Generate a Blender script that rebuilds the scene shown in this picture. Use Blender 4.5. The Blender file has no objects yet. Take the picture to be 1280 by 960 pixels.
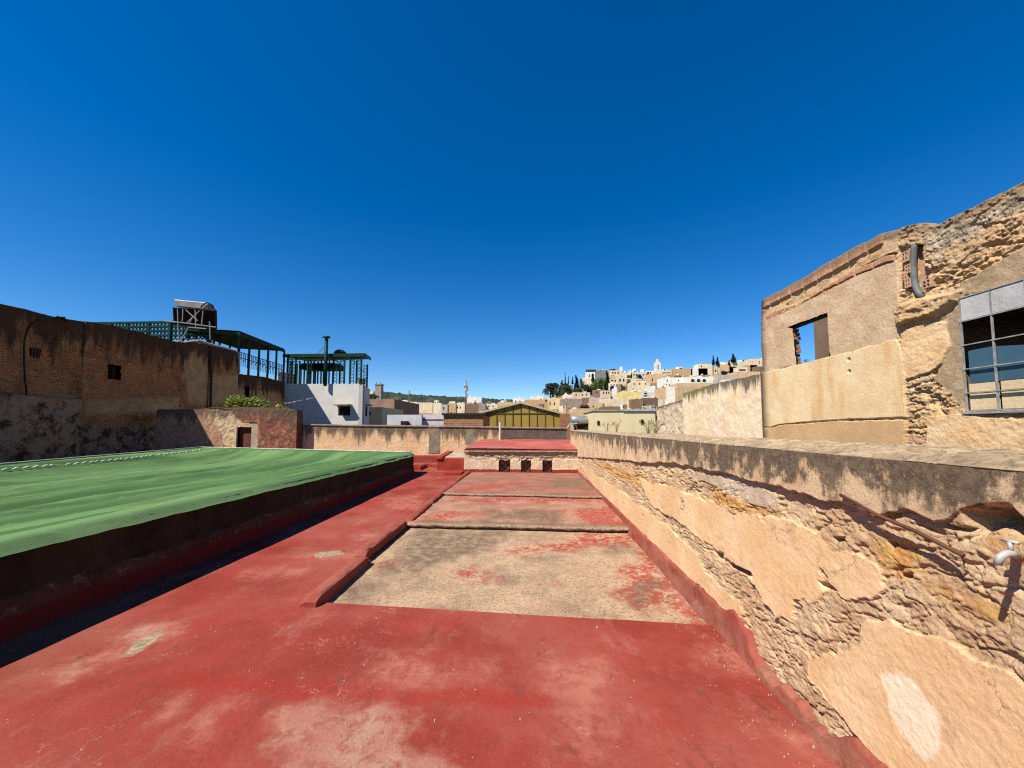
import bpy, bmesh, math, random
import numpy as np
from mathutils import Vector, Matrix
random.seed(7)
SC = bpy.context.scene
COL = SC.collection
R = math.radians
# ------------------------------------------------------------------ camera
F = 482.0
YAW, PITCH = R(3.0), R(3.5)
EYE = Vector((0, 0, 1.6))
cam = bpy.data.objects.new('camera', bpy.data.cameras.new('camera'))
COL.objects.link(cam)
cam.location = EYE
cam.rotation_euler = (R(90) + PITCH, 0, YAW)
cam.data.sensor_width = 36.0
cam.data.lens = 36.0 * F / 1280.0
cam.data.shift_y = 24.5 / 1280.0
cam.data.clip_start = 0.05
cam.data.clip_end = 6000
SC.camera = cam
# ------------------------------------------------------------------ light
SUN = Vector((1.0, 0.9, -1.7)).normalized()          # the way the light travels
elev = math.asin(-SUN.z)
azim = math.atan2(-SUN.x, -SUN.y)                     # towards the sun, from +Y clockwise
sun = bpy.data.objects.new('sun', bpy.data.lights.new('sun', 'SUN'))
COL.objects.link(sun)
sun.rotation_euler = SUN.to_track_quat('-Z', 'Y').to_euler()
sun.data.energy = 5.0
sun.data.angle = R(0.5)
sun.data.color = (1.0, 0.94, 0.84)
W = bpy.data.worlds.new('World'); SC.world = W; W.use_nodes = True
wn = W.node_tree
sky = wn.nodes.new('ShaderNodeTexSky'); sky.sky_type = 'NISHITA'; sky.sun_disc = False
sky.sun_elevation = elev; sky.sun_rotation = azim
sky.altitude = 1500; sky.air_density = 1.0; sky.dust_density = 0.15; sky.ozone_density = 2.5
hs = wn.nodes.new('ShaderNodeHueSaturation')
hs.inputs['Saturation'].default_value = 1.43
hs.inputs['Hue'].default_value = 0.505
bg = wn.nodes['Background']
wn.links.new(sky.outputs[0], hs.inputs['Color']); wn.links.new(hs.outputs[0], bg.inputs['Color'])
bg.inputs['Strength'].default_value = 0.081
SC.view_settings.view_transform = 'Standard'; SC.view_settings.look = 'None'
SC.view_settings.exposure = 0.85; SC.view_settings.gamma = 1.0
SC.view_settings.use_curve_mapping = False
SC.render.engine = 'CYCLES'
SC.cycles.max_bounces = 6; SC.cycles.diffuse_bounces = 3
SC.cycles.use_denoising = False
SC.cycles.filter_width = 1.15
# ------------------------------------------------------------------ reading places off the photograph
ROT = Matrix.Rotation(YAW, 3, 'Z') @ Matrix.Rotation(PITCH, 3, 'X')
def ray(px, py):
    d = Vector(((px - 640) / F, 1.0, -(py - 504.5) / F))
    return ROT @ d
def at(px, py, X=None, Y=None, Z=None):
    d = ray(px, py)
    t = (X - EYE.x) / d.x if X is not None else (Y - EYE.y) / d.y if Y is not None else (Z - EYE.z) / d.z
    return EYE + d * t
def zoomf(x0, y0, s):
    return lambda p: (x0 + p[0] * s, y0 + p[1] * s)
# ------------------------------------------------------------------ noise
def _h(ix, iy, s):
    n = (ix.astype(np.int64) * 374761393 + iy.astype(np.int64) * 668265263 + s * 1274126177) & 0xffffffff
    n = ((n ^ (n >> 13)) * 1274126177) & 0xffffffff
    n = ((n ^ (n >> 16)) * 2246822519) & 0xffffffff
    n = n ^ (n >> 15)
    return n.astype(np.float64) / 4294967295.0
def vnoise(x, y, s=0):
    ix = np.floor(x); iy = np.floor(y); fx = x - ix; fy = y - iy
    fx = fx * fx * (3 - 2 * fx); fy = fy * fy * (3 - 2 * fy)
    a = _h(ix, iy, s); b = _h(ix + 1, iy, s); c = _h(ix, iy + 1, s); d = _h(ix + 1, iy + 1, s)
    return (a + (b - a) * fx) * (1 - fy) + (c + (d - c) * fx) * fy
def fbm(x, y, o=4, s=0):
    r = 0; a = .5; t = 0
    for i in range(o):
        r = r + a * vnoise(x * 2 ** i + 13.7 * i, y * 2 ** i + 7.1 * i, s + i); t += a; a *= .55
    return r / t
def worley(x, y, s=0):
    ix = np.floor(x); iy = np.floor(y)
    f1 = np.full(x.shape, 9.0); f2 = np.full(x.shape, 9.0); cid = np.zeros(x.shape)
    for dx in (-1, 0, 1):
        for dy in (-1, 0, 1):
            cx = ix + dx; cy = iy + dy
            px = cx + .15 + .7 * _h(cx, cy, s); py = cy + .15 + .7 * _h(cx, cy, s + 31)
            d = np.hypot(px - x, py - y); c = _h(cx, cy, s + 77)
            near = d < f1
            f2 = np.where(near, f1, np.minimum(f2, d)); cid = np.where(near, c, cid); f1 = np.where(near, d, f1)
    return f1, f2 - f1, cid
def sstep(a, b, x):
    t = np.clip((x - a) / (b - a), 0, 1); return t * t * (3 - 2 * t)
def sdpoly(x, y, P):
    """signed distance, positive inside"""
    P = [(float(a), float(b)) for a, b in P]
    d = np.full(x.shape, 1e9); ins = np.zeros(x.shape, bool)
    n = len(P)
    for i in range(n):
        ax, ay = P[i]; bx, by = P[(i + 1) % n]
        ex, ey = bx - ax, by - ay
        t = np.clip(((x - ax) * ex + (y - ay) * ey) / (ex * ex + ey * ey + 1e-12), 0, 1)
        d = np.minimum(d, np.hypot(x - ax - t * ex, y - ay - t * ey))
        c = ((ay > y) != (by > y))
        with np.errstate(divide='ignore', invalid='ignore'):
            xi = ax + (y - ay) * ex / (ey if abs(ey) > 1e-12 else 1e-12)
        ins ^= c & (x < xi)
    return np.where(ins, d, -d)
# ------------------------------------------------------------------ objects
ROOT = {}
def tag(o, label=None, cat=None, group=None, kind=None):
    if label: o['label'] = label
    if cat: o['category'] = cat
    if group: o['group'] = group
    if kind: o['kind'] = kind
    return o
def thing(name, label, cat, loc=(0, 0, 0), group=None):
    o = bpy.data.objects.new(name, None); COL.objects.link(o)
    o.location = loc; o.empty_display_size = .2
    ROOT[o.name] = Vector(loc)
    return tag(o, label, cat, group)
def link(name, me, parent=None):
    o = bpy.data.objects.new(name, me); COL.objects.link(o)
    if parent is not None:
        o.parent = parent; ROOT[o.name] = ROOT[parent.name]
    else: ROOT[o.name] = Vector((0, 0, 0))
    return o
def mesh(name, V, Fc, mat, parent=None, attrs=None, smooth=False):
    """V in world coordinates; parents are unrotated"""
    V = np.asarray(V, dtype=np.float64)
    if parent is not None: V = V - np.array(ROOT[parent.name])
    me = bpy.data.meshes.new(name)
    if isinstance(Fc, np.ndarray):
        nf = len(Fc); me.vertices.add(len(V)); me.vertices.foreach_set('co', V.astype(np.float32).ravel())
        me.loops.add(nf * 4); me.polygons.add(nf)
        me.loops.foreach_set('vertex_index', Fc.astype(np.int32).ravel())
        me.polygons.foreach_set('loop_start', np.arange(0, nf * 4, 4, dtype=np.int32))
        me.update(calc_edges=True)
    else:
        me.from_pydata([tuple(v) for v in V], [], Fc)
    me.materials.append(mat)
    if attrs:
        for k, a in attrs.items():
            at_ = me.attributes.new(k, 'FLOAT', 'POINT'); at_.data.foreach_set('value', np.asarray(a, dtype=np.float32).ravel())
    if smooth: me.polygons.foreach_set('use_smooth', np.ones(len(me.polygons), bool))
    me.update()
    return link(name, me, parent)
def gridfaces(n, m, keep=None, flip=False):
    i, j = np.meshgrid(np.arange(n - 1), np.arange(m - 1), indexing='ij')
    a = i * m + j
    q = np.stack([a, a + m, a + m + 1, a + 1], -1)
    if flip: q = q[..., ::-1]
    q = q.reshape(-1, 4)
    if keep is not None: q = q[keep.ravel()]
    return q
class MB:
    def __init__(s): s.v = []; s.f = []
    def add(s, V, Fc):
        b = len(s.v); s.v += [tuple(x) for x in V]; s.f += [tuple(i + b for i in f) for f in Fc]; return s
    def hexa(s, P):     # 8 points: bottom 4 (ccw from above), top 4
        return s.add(P, [(3, 2, 1, 0), (4, 5, 6, 7), (0, 1, 5, 4), (1, 2, 6, 5), (2, 3, 7, 6), (3, 0, 4, 7)])
    def box(s, x0, x1, y0, y1, z0, z1):
        return s.hexa([(x0, y0, z0), (x1, y0, z0), (x1, y1, z0), (x0, y1, z0), (x0, y0, z1), (x1, y0, z1), (x1, y1, z1), (x0, y1, z1)])
    def obox(s, c, hx, hy, z0, z1, a=0.0, taper=1.0):
        ca, sa = math.cos(a), math.sin(a)
        def q(x, y, z): return (c[0] + x * ca - y * sa, c[1] + x * sa + y * ca, z)
        t = taper
        return s.hexa([q(-hx, -hy, z0), q(hx, -hy, z0), q(hx, hy, z0), q(-hx, hy, z0), q(-hx * t, -hy * t, z1), q(hx * t, -hy * t, z1), q(hx * t, hy * t, z1), q(-hx * t, hy * t, z1)])
    def bar(s, a, b, w, h=None, up=(0, 0, 1)):
        a = Vector(a); b = Vector(b); d = (b - a).normalized(); h = h or w
        u = Vector(up)
        if abs(d.dot(u)) > .95: u = Vector((0, 1, 0))
        sx = d.cross(u).normalized() * w / 2; sy = sx.cross(d).normalized() * h / 2
        P = [a - sx - sy, a + sx - sy, a + sx + sy, a - sx + sy, b - sx - sy, b + sx - sy, b + sx + sy, b - sx + sy]
        return s.hexa(P)
    def tube(s, pts, r, n=8, cap=True):
        pts = [Vector(p) for p in pts]; rs = r if isinstance(r, (list, tuple)) else [r] * len(pts)
        base = len(s.v); fr = None
        for i, p in enumerate(pts):
            d = (pts[min(i + 1, len(pts) - 1)] - pts[max(i - 1, 0)]).normalized()
            if fr is None:
                fr = Vector((0, 0, 1)) if abs(d.z) < .9 else Vector((1, 0, 0))
            x = (fr - d * fr.dot(d)).normalized(); fr = x; y = d.cross(x)
            for k in range(n):
                t = 2 * math.pi * k / n; s.v.append(tuple(p + (x * math.cos(t) + y * math.sin(t)) * rs[i]))
        for i in range(len(pts) - 1):
            for k in range(n):
                a = base + i * n + k; b = base + i * n + (k + 1) % n
                s.f.append((a, b, b + n, a + n))
        if cap:
            s.f.append(tuple(base + k for k in range(n))[::-1]); s.f.append(tuple(base + (len(pts) - 1) * n + k for k in range(n)))
        return s
    def prism(s, P, d):   # polygon P (3d) extruded by vector d
        n = len(P); P = [Vector(p) for p in P]; d = Vector(d)
        return s.add(P + [p + d for p in P], [tuple(range(n))[::-1], tuple(range(n, 2 * n))] + [(i, (i + 1) % n, n + (i + 1) % n, n + i) for i in range(n)])
    def build(s, name, mat, parent=None, smooth=False):
        o = mesh(name, s.v, s.f, mat, parent, smooth=smooth)
        bm = bmesh.new(); bm.from_mesh(o.data); bmesh.ops.recalc_face_normals(bm, faces=bm.faces); bm.to_mesh(o.data); bm.free()
        return o
# ------------------------------------------------------------------ materials
class NT:
    def __init__(s, name, rough=.85, spec=.10):
        s.m = bpy.data.materials.new(name); s.m.use_nodes = True
        s.t = s.m.node_tree; s.b = s.t.nodes['Principled BSDF']
        s.b.inputs['Roughness'].default_value = rough
        s.b.inputs['Specular IOR Level'].default_value = spec
        s.co = s.t.nodes.new('ShaderNodeTexCoord').outputs['Object']
    def set(s, sock, v):
        if hasattr(v, 'is_linked'): s.t.links.new(v, sock)
        elif isinstance(v, (tuple, list)):
            sock.default_value = tuple(v) + (1,) if len(v) == 3 and sock.type == 'RGBA' else tuple(v)
        else: sock.default_value = v
    def map(s, sc, rot=(0, 0, 0), loc=(0, 0, 0)):
        n = s.t.nodes.new('ShaderNodeMapping'); s.t.links.new(s.co, n.inputs[0])
        n.inputs['Scale'].default_value = sc; n.inputs['Rotation'].default_value = rot; n.inputs['Location'].default_value = loc
        return n.outputs[0]
    def noise(s, scale, detail=5, rough=.55, vec=None, dist=0):
        n = s.t.nodes.new('ShaderNodeTexNoise'); s.set(n.inputs['Vector'], vec or s.co)
        n.inputs['Scale'].default_value = scale; n.inputs['Detail'].default_value = detail
        n.inputs['Roughness'].default_value = rough; n.inputs['Distortion'].default_value = dist
        return n.outputs[0]
    def vor(s, scale, feature='F1', vec=None, out='Distance'):
        n = s.t.nodes.new('ShaderNodeTexVoronoi'); n.feature = feature; s.set(n.inputs['Vector'], vec or s.co)
        n.inputs['Scale'].default_value = scale
        return n.outputs[out]
    def attr(s, name):
        n = s.t.nodes.new('ShaderNodeAttribute'); n.attribute_name = name; return n.outputs['Fac']
    def ss(s, x, a, b, lo=0.0, hi=1.0):
        n = s.t.nodes.new('ShaderNodeMapRange'); n.interpolation_type = 'SMOOTHSTEP'
        s.set(n.inputs[0], x); n.inputs[1].default_value = a; n.inputs[2].default_value = b
        n.inputs[3].default_value = lo; n.inputs[4].default_value = hi
        return n.outputs[0]
    def mth(s, op, a, b=0.0):
        n = s.t.nodes.new('ShaderNodeMath'); n.operation = op; s.set(n.inputs[0], a); s.set(n.inputs[1], b); return n.outputs[0]
    def add(s, a, b): return s.mth('ADD', a, b)
    def mul(s, a, b): return s.mth('MULTIPLY', a, b)
    def mix(s, f, a, b, mode='MIX'):
        n = s.t.nodes.new('ShaderNodeMix'); n.data_type = 'RGBA'; n.blend_type = mode
        s.set(n.inputs[0], f); s.set(n.inputs[6], a); s.set(n.inputs[7], b); return n.outputs[2]
    def two(s, c1, c2, scale, a=.38, b=.62, **k): return s.mix(s.ss(s.noise(scale, **k), a, b), c1, c2)
    def bump(s, h, strength=.5, dist=.01, normal=None):
        n = s.t.nodes.new('ShaderNodeBump'); n.inputs['Strength'].default_value = strength; n.inputs['Distance'].default_value = dist
        s.set(n.inputs['Height'], h)
        if normal is not None: s.t.links.new(normal, n.inputs['Normal'])
        return n.outputs[0]
    def done(s, color, normal=None, rough=None, k=(.80, .765, .70)):
        color = s.mix(1.0, color, k, 'MULTIPLY')
        s.set(s.b.inputs['Base Color'], color)
        if normal is not None: s.t.links.new(normal, s.b.inputs['Normal'])
        if rough is not None: s.set(s.b.inputs['Roughness'], rough)
        return s.m
    def edge(s, name, amp, scale, width=.006, off=0.0):
        """soft-edged mask from a signed-distance attribute, edge broken up by noise"""
        n = s.add(s.attr(name), s.mul(s.add(s.noise(scale, 6, .65), -.5), amp))
        return s.ss(s.add(n, off), -width, width)
def simple(name, col, rough=.6, metal=0.0, var=.25, scale=6, bump=.15, bs=60):
    n = NT(name, rough)
    c2 = tuple(x * (1 - var) for x in col)
    n.b.inputs['Metallic'].default_value = metal
    return n.done(n.two(col, c2, scale), n.bump(n.noise(bs, 4), bump, .003))
def stained(name, col, col2=None, stain=(.12, .10, .08), amt=.5, brick=None, bscale=1.0, bmp=.35):
    """weathered house plaster with rain streaks, sizes in metres"""
    n = NT(name, .9)
    c = n.two(col, col2 or tuple(x * .8 for x in col), 1.1 * bscale)
    c = n.mix(n.ss(n.noise(1.0, 5, .6, n.map((2.2 * bscale, 2.2 * bscale, .28 * bscale))), .52, .78, 0, amt), c, stain)
    if brick:
        pass
    return n.done(c, n.bump(n.noise(9 * bscale, 6, .65), bmp, .02))
# ================================================================== TERRACE FLOOR
ZA = zoomf(0, 740, .390625); ZB = zoomf(460, 740, .5234); Z8 = zoomf(380, 540, .40625); ZW = zoomf(0, 540, .40625)
Z7 = zoomf(730, 520, .45833); Z6 = zoomf(930, 220, .35425); Z1 = zoomf(0, 350, .2603); Z2 = zoomf(190, 360, .22656); Z3 = zoomf(450, 420, .22656)
def onz(P, conv, z=0.0): return [at(*conv(p), Z=z).xy for p in P]
def on_x(P, conv, x):
    r = [at(*conv(p), X=x) for p in P]; return [(q.y, q.z) for q in r]
def usd(x, y, polys): return np.maximum.reduce([sdpoly(x, y, p) for p in polys])
WX = 1.5            # face of the right-hand wall
PX = -4.0           # face of the light-well wall
pL = at(400, 753, Z=0); pR = at(885, 781, Z=0)
def edge_y(x): return pL.y + (pR.y - pL.y) * (x - pL.x) / (pR.x - pL.x)
kA = at(398, 752, Z=0); kB = at(583, 596, Z=0.03)
def kerb_x(y): return kA.x + (kB.x - kA.x) * (y - kA.y) / (kB.y - kA.y)

def red_floor():
    n = NT('red_painted_screed', .9, .03)
    c = n.two((.285, .050, .040), (.225, .038, .030), 1.3)
    c = n.mix(n.ss(n.noise(.55, 6, .65), .42, .62, 0, .8), c, (.315, .088, .072))                      # sun-faded
    c = n.mix(n.ss(n.noise(2.3, 9, .75, n.map((1, .45, 1))), .52, .70, 0, .55), c, (.36, .165, .135))    # chalky
    c = n.mix(n.mul(n.edge('fade', 1.0, 2.6, .16), n.ss(n.noise(8, 8, .75), .36, .60, .10, .62)), c, (.45, .19, .145))
    c = n.mix(n.mul(n.edge('tan', .8, 3.0, .10), n.ss(n.noise(10, 8, .78), .36, .58, .2, .9)), c, n.two((.41, .255, .19), (.37, .17, .135), 5))
    c = n.mix(n.mul(n.edge('deep', .25, 4, .05), .6), c, (.29, .033, .025))
    c = n.mix(n.edge('bare', .16, 9, .01), c, n.two((.40, .31, .21), (.23, .185, .13), 22))
    c = n.mix(n.mul(n.edge('dirt', 1.0, 1.5, .35), .6), c, (.22, .10, .06))
    c = n.mix(n.ss(n.noise(5.5, 9, .8, n.map((1, .5, 1))), .54, .68, 0, .7), c, (.13, .045, .034))
    c = n.mix(n.ss(n.noise(38, 6, .8), .56, .68, 0, .45), c, (.40, .13, .10)); c = n.mix(n.ss(n.noise(50, 6, .8, n.map((1, 1, 1), loc=(4, 4, 0))), .58, .70, 0, .5), c, (.12, .02, .015))    # dark scuffs
    cr = n.vor(.9, 'DISTANCE_TO_EDGE', n.map((1, 1, 1), loc=(.3, .1, 0)))
    wob = n.mth('ABSOLUTE', n.add(n.noise(1.3, 7, .62, n.map((1, .7, 1), loc=(.7, 2, 0))), -.5))
    crack = n.mul(n.ss(wob, .0006, .0028, 1, 0), n.mul(n.ss(n.noise(1.1, 4), .50, .60), n.ss(n.noise(30, 4), .35, .55)))
    c = n.mix(n.mul(crack, .75), c, (.5, .30, .24))
    sp = n.mul(n.ss(n.vor(17), .05, .085, 1, 0), n.ss(n.noise(2.1, 3), .5, .62))                        # lime flecks
    c = n.mix(sp, c, (.58, .46, .38))
    sp2 = n.mul(n.ss(n.vor(41), .05, .09, 1, 0), n.ss(n.noise(3.1, 4), .47, .6))
    c = n.mix(n.mul(sp2, .8), c, (.5, .30, .24))
    dk = n.mul(n.ss(n.vor(23, vec=n.map((1, 1, 1), loc=(5, 3, 0))), .03, .06, 1, 0), n.ss(n.noise(1.7, 3), .5, .6))
    c = n.mix(dk, c, (.05, .02, .015))
    h = n.add(n.mul(n.noise(3, 5, .6), 1.0), n.add(n.mul(n.noise(24, 8, .75), .5), n.mul(n.noise(140, 4, .7), .18)))
    h = n.add(h, n.mul(crack, -.2))
    return n.done(c, n.bump(h, .55, .022), n.ss(n.noise(6, 5), .3, .7, .75, .95))
M_red = red_floor()
fadeP = [onz([(330, 190), (400, 130), (520, 95), (570, 100), (530, 140), (400, 220), (220, 275), (170, 260)], ZA),
         onz([(610, 440), (740, 350), (790, 350), (700, 430), (640, 470)], ZA),
         onz([(500, 400), (540, 365), (555, 380), (520, 415)], ZA),
         onz([(20, 190), (50, 150), (150, 138), (145, 240), (50, 235)], ZB),
         onz([(420, 180), (560, 150), (610, 220), (560, 300), (470, 290)], ZB),
         onz([(200, 175), (260, 165), (250, 200), (210, 205)], ZB), onz([(430, 340), (520, 330), (540, 380), (440, 390)], ZB),
         onz([(820, 140), (940, 150), (960, 190), (850, 190)], ZB), onz([(980, 300), (1090, 380), (1060, 420), (930, 330)], ZB),
         onz([(930, 380), (1100, 365), (1110, 385), (960, 395)], ZW), onz([(1120, 310), (1160, 310), (1170, 325), (1120, 330)], ZW),
         onz([(1180, 205), (1290, 195), (1310, 240), (1200, 240)], ZW), onz([(750, 420), (940, 425), (900, 440), (760, 440)], ZW)]
tanP = [onz([(880, 450), (920, 375), (1010, 355), (1180, 368), (1265, 392), (1290, 440), (1290, 480), (1400, 540), (1440, 620), (840, 620), (850, 500)], ZA),
        onz([(420, 120), (520, 95), (570, 100), (520, 140), (390, 205)], ZA),
        onz([(180, 262), (250, 235), (260, 250), (200, 275)], ZA)]
bareP = [onz([(390, 205), (430, 160), (490, 130), (535, 125), (500, 155), (420, 205)], ZA), onz([(965, 372), (1050, 365), (1060, 378), (975, 390)], ZW)]
deepP = [onz([(500, 262), (800, 278), (930, 283), (1290, 300), (1300, 350), (1050, 358), (880, 335), (540, 300)], ZA),
         onz([(0, 225), (430, 245), (440, 270), (0, 270)], ZB)]
dirtP = [onz([(0, 210), (300, 60), (480, 5), (300, 120), (150, 200), (0, 290)], ZA)]
def floor_attrs(x, y):
    return dict(fade=usd(x, y, fadeP), tan=usd(x, y, tanP), bare=usd(x, y, bareP), deep=usd(x, y, deepP), dirt=usd(x, y, dirtP))
def patch(xa, xb, ya, yb, zf, n, m, yexp=1.0):
    u = np.linspace(0, 1, n)[:, None] * np.ones((1, m)); v = (np.linspace(0, 1, m) ** yexp)[None, :] * np.ones((n, 1))
    return u, v
def floor_main():
    n, m = 150, 150
    u = np.linspace(0, 1, n)[:, None] * np.ones((1, m)); v = np.linspace(0, 1, m)[None, :] * np.ones((n, 1))
    x = -4.1 + u * (WX + .05 + 4.1); ye = edge_y(x) + .02 * (fbm(x * 2.2, x * 0, 3, 5) - .5)
    ye = np.where(x < kA.x, edge_y(kA.x), ye)
    y = -3 + (ye + 3) * v
    z = .02 * (fbm(x * .9, y * .9, 3, 2) - .5) * (1 - v ** 12)
    V1 = np.stack([x, y, z], -1).reshape(-1, 3); F1 = gridfaces(n, m); a1 = floor_attrs(V1[:, 0], V1[:, 1])
    # the walkway beside the light well
    n2, m2 = 60, 240
    v = np.linspace(0, 1, m2)[None, :] * np.ones((n2, 1)); u = np.linspace(0, 1, n2)[:, None] * np.ones((1, m2))
    y0 = edge_y(kA.x); y = y0 + (13.6 - y0) * v
    x = -4.1 + u * (kerb_x(y) + .03 + 4.1)
    z = .03 * sstep(4, 12, y) + .02 * (fbm(x * .9, y * .9, 3, 2) - .5) * np.minimum(1, v * 12)
    V2 = np.stack([x, y, z], -1).reshape(-1, 3); a2 = floor_attrs(V2[:, 0], V2[:, 1])
    V = np.concatenate([V1, V2]); Fc = np.concatenate([F1, gridfaces(n2, m2) + len(V1)])
    A = {k: np.concatenate([a1[k], a2[k]]) for k in a1}
    tag(mesh('terrace', V, Fc, M_red, attrs=A, smooth=True), kind='structure')
floor_main()
m = MB(); m.box(-30, -4.0, -6, 17, -9, -.02) if False else None
# ---- lower panels between the kerb and the wall
def panel_mat(name, base, base2, lich, redamt, redcol):
    n = NT(name, .9)
    c = n.two(base, base2, 2.2, .35, .65)
    c = n.mix(n.ss(n.noise(1.6, 7, .72), .48, .66, 0, .85), c, lich)
    c = n.mix(n.ss(n.noise(26, 8, .85), .46, .62, 0, .85), c, tuple(x * .36 for x in base)); c = n.mix(n.ss(n.noise(80, 4, .7), .52, .66, 0, .6), c, tuple(min(.9, x * 1.5) for x in base))
    g = n.ss(n.vor(60), .1, .35, 1, 0)
    c = n.mix(n.mul(g, .3), c, tuple(min(1, x * 1.35) for x in base))
    rm = n.add(n.edge('red', 1.3, 2.2, .16), n.mul(n.ss(n.noise(2.0, 8, .75, n.map((1, 1, 1), loc=(2, 7, 0))), .60, .66), redamt))
    rm = n.mul(n.mth('MINIMUM', rm, 1.0), n.ss(n.noise(13, 8, .8), .44, .52))
    c = n.mix(rm, c, redcol)
    c = n.mix(n.mul(n.edge('pink', .08, 6, .02), n.ss(n.noise(11, 6, .7), .35, .6, 0, .8)), c, (.38, .13, .105))
    c = n.mix(n.mul(n.edge('grime', .8, 2.2, .2), n.ss(n.noise(9, 7, .75), .35, .6, .2, .9)), c, (.15, .11, .075))
    c = n.mix(n.mul(n.edge('lip', .22, 4, .03), .6), c, n.mix(n.ss(n.noise(45, 5, .75), .40, .60), (.50, .39, .27), (.13, .10, .08)))
    h = n.add(n.mul(n.noise(12, 8, .75), .8), n.add(n.mul(n.noise(70, 5, .7), .6), n.mul(rm, .12)))
    return n.done(c, n.bump(h, .7, .02))
RED2 = (.37, .065, .048)
M_p1 = panel_mat('bare_screed', (.49, .345, .235), (.38, .265, .18), (.23, .165, .115), .62, RED2)
M_p2 = panel_mat('worn_red_screed', (.45, .26, .185), (.34, .155, .11), (.22, .14, .105), .9, RED2)
M_p3 = panel_mat('brown_red_screed', (.38, .18, .13), (.30, .125, .095), (.21, .13, .095), .9, (.36, .075, .055))
def panel(name, c4, mat, reds, grimes, pinks=(), lip=0.0, n=150, mm=170):
    """c4: near-left, near-right, far-right, far-left"""
    a, b, c, d = [Vector(p) for p in c4]
    u = np.linspace(0, 1, n)[:, None] * np.ones((1, mm)); v = np.linspace(0, 1, mm)[None, :] * np.ones((n, 1))
    def bil(k): return (a[k] * (1 - u) + b[k] * u) * (1 - v) + (d[k] * (1 - u) + c[k] * u) * v
    x, y, z = bil(0), bil(1), bil(2)
    z = z + .012 * (fbm(x * 3, y * 3, 5, 4) - .5) + .02 * (fbm(x * .8, y * .8, 2, 9) - .5)
    if lip:
        k = 6; r = .045
        wob = .08 * (fbm(x[:, :1] * 2.0, x[:, :1] * 0 + 3, 5, 12) - .5)
        y = y + wob * (1 - v)
        xs = np.repeat(x[:, :1], k, 1); t = np.linspace(0, 1, k)[None, :]
        prof_y = np.array([.05, .03, -.012, -.03, -.028, -.012]); prof_z = np.array([-lip - .03, -.055, -.05, -.028, -.012, -.003])
        rough = .028 * (fbm(xs * 11, t * 3 + xs * 0, 5, 21) - .5)
        x = np.concatenate([xs, x], 1); y = np.concatenate([y[:, :1] + prof_y[None] + rough, y], 1); z = np.concatenate([z[:, :1] + prof_z[None] + rough, z], 1)
    X, Y = x.ravel(), y.ravel(); far = np.full(X.shape, -9.0)
    lipd = (.075 - np.repeat(np.clip(y[:, :] - y[:, 2:3], 0, 9), 1, 1)).ravel() if lip else far
    A = dict(lip=lipd, red=usd(X, Y, reds) if reds else far, grime=usd(X, Y, grimes) if grimes else far, pink=usd(X, Y, pinks) if pinks else far)
    tag(mesh(name, np.stack([X, Y, z.ravel()], -1), gridfaces(*x.shape), mat, attrs=A, smooth=True), kind='structure')
XR = WX + .04
def kx(y): return kerb_x(y) - .03
r1l = at(522, 654, Z=.07); r1r = at(787, 660, Z=.07)
r2l = at(566, 616, Z=.13); r2r = at(760, 621, Z=.13)
bxl = at(581, 591, Z=.08); bxr = at(735, 595, Z=.08)
def cornr(l, r, x, z):
    t = (x - l.x) / (r.x - l.x); return Vector((x, l.y + (r.y - l.y) * t, z))
k1 = kerb_x(r1l.y); k2 = kerb_x(r2l.y)
gy = edge_y(pL.x)
panel('lower_roof', [(kx(gy) , edge_y(kx(gy)) - .03, -.035), (XR, edge_y(XR) - .03, -.035), cornr(r1l, r1r, XR, -.01) + Vector((0, .06, 0)), cornr(r1l, r1r, k1 - .03, -.01) + Vector((0, .06, 0))],
      M_p1, [onz([(600, 355), (700, 345), (830, 318), (1000, 300), (1010, 345), (880, 350), (760, 365), (640, 372)], Z8),
             onz([(225, 388), (330, 392), (320, 410), (240, 405)], Z8), onz([(950, 440), (1040, 400), (1100, 440), (1180, 500), (1230, 570), (1100, 540), (1000, 520)], Z8),
             onz([(500, 430), (560, 430), (560, 450), (500, 450)], Z8), onz([(1000, 310), (1060, 340), (1260, 590), (1200, 575), (1040, 400)], Z8)],
      [onz([(340, 300), (620, 305), (560, 360), (420, 400), (300, 440), (180, 440), (280, 380)], Z8), onz([(930, 345), (1000, 345), (1010, 370), (940, 365)], Z8),
       onz([(1000, 460), (1090, 450), (1110, 520), (1010, 520)], Z8), onz([(80, 515), (180, 440), (260, 445), (160, 525)], Z8)])
panel('upper_roof', [cornr(r1l, r1r, k1 - .05, .07), cornr(r1l, r1r, XR, .07), cornr(r2l, r2r, XR, .075) + Vector((0, .06, 0)), cornr(r2l, r2r, k2 - .03, .075) + Vector((0, .06, 0))],
      M_p2, [onz([(350, 262), (450, 245), (560, 262), (400, 275)], Z8, .07), onz([(800, 240), (960, 230), (1000, 290), (880, 285)], Z8, .07), onz([(460, 200), (900, 205), (900, 218), (450, 215)], Z8, .07)],
      [onz([(360, 270), (990, 285), (1000, 300), (350, 285)], Z8, .07), onz([(560, 240), (780, 245), (800, 275), (560, 270)], Z8, .07)],
      [onz([(340, 268), (380, 272), (380, 290), (335, 282)], Z8, .07), onz([(410, 240), (560, 252), (585, 228), (700, 218), (705, 228), (610, 235), (570, 262), (405, 250)], Z8, .07)], lip=.07)
panel('top_roof', [cornr(r2l, r2r, k2 - .05, .13), cornr(r2l, r2r, XR, .13), Vector((XR, 13.6, .09)), Vector((kerb_x(13.3) - .03, 13.6, .09))],
      M_p3, [onz([(470, 180), (520, 160), (700, 150), (600, 172), (520, 185)], Z8, .12)], [onz([(460, 188), (920, 195), (920, 203), (455, 197)], Z8, .12), onz([(760, 140), (870, 140), (900, 180), (760, 170)], Z8, .12)], lip=.08)
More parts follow.
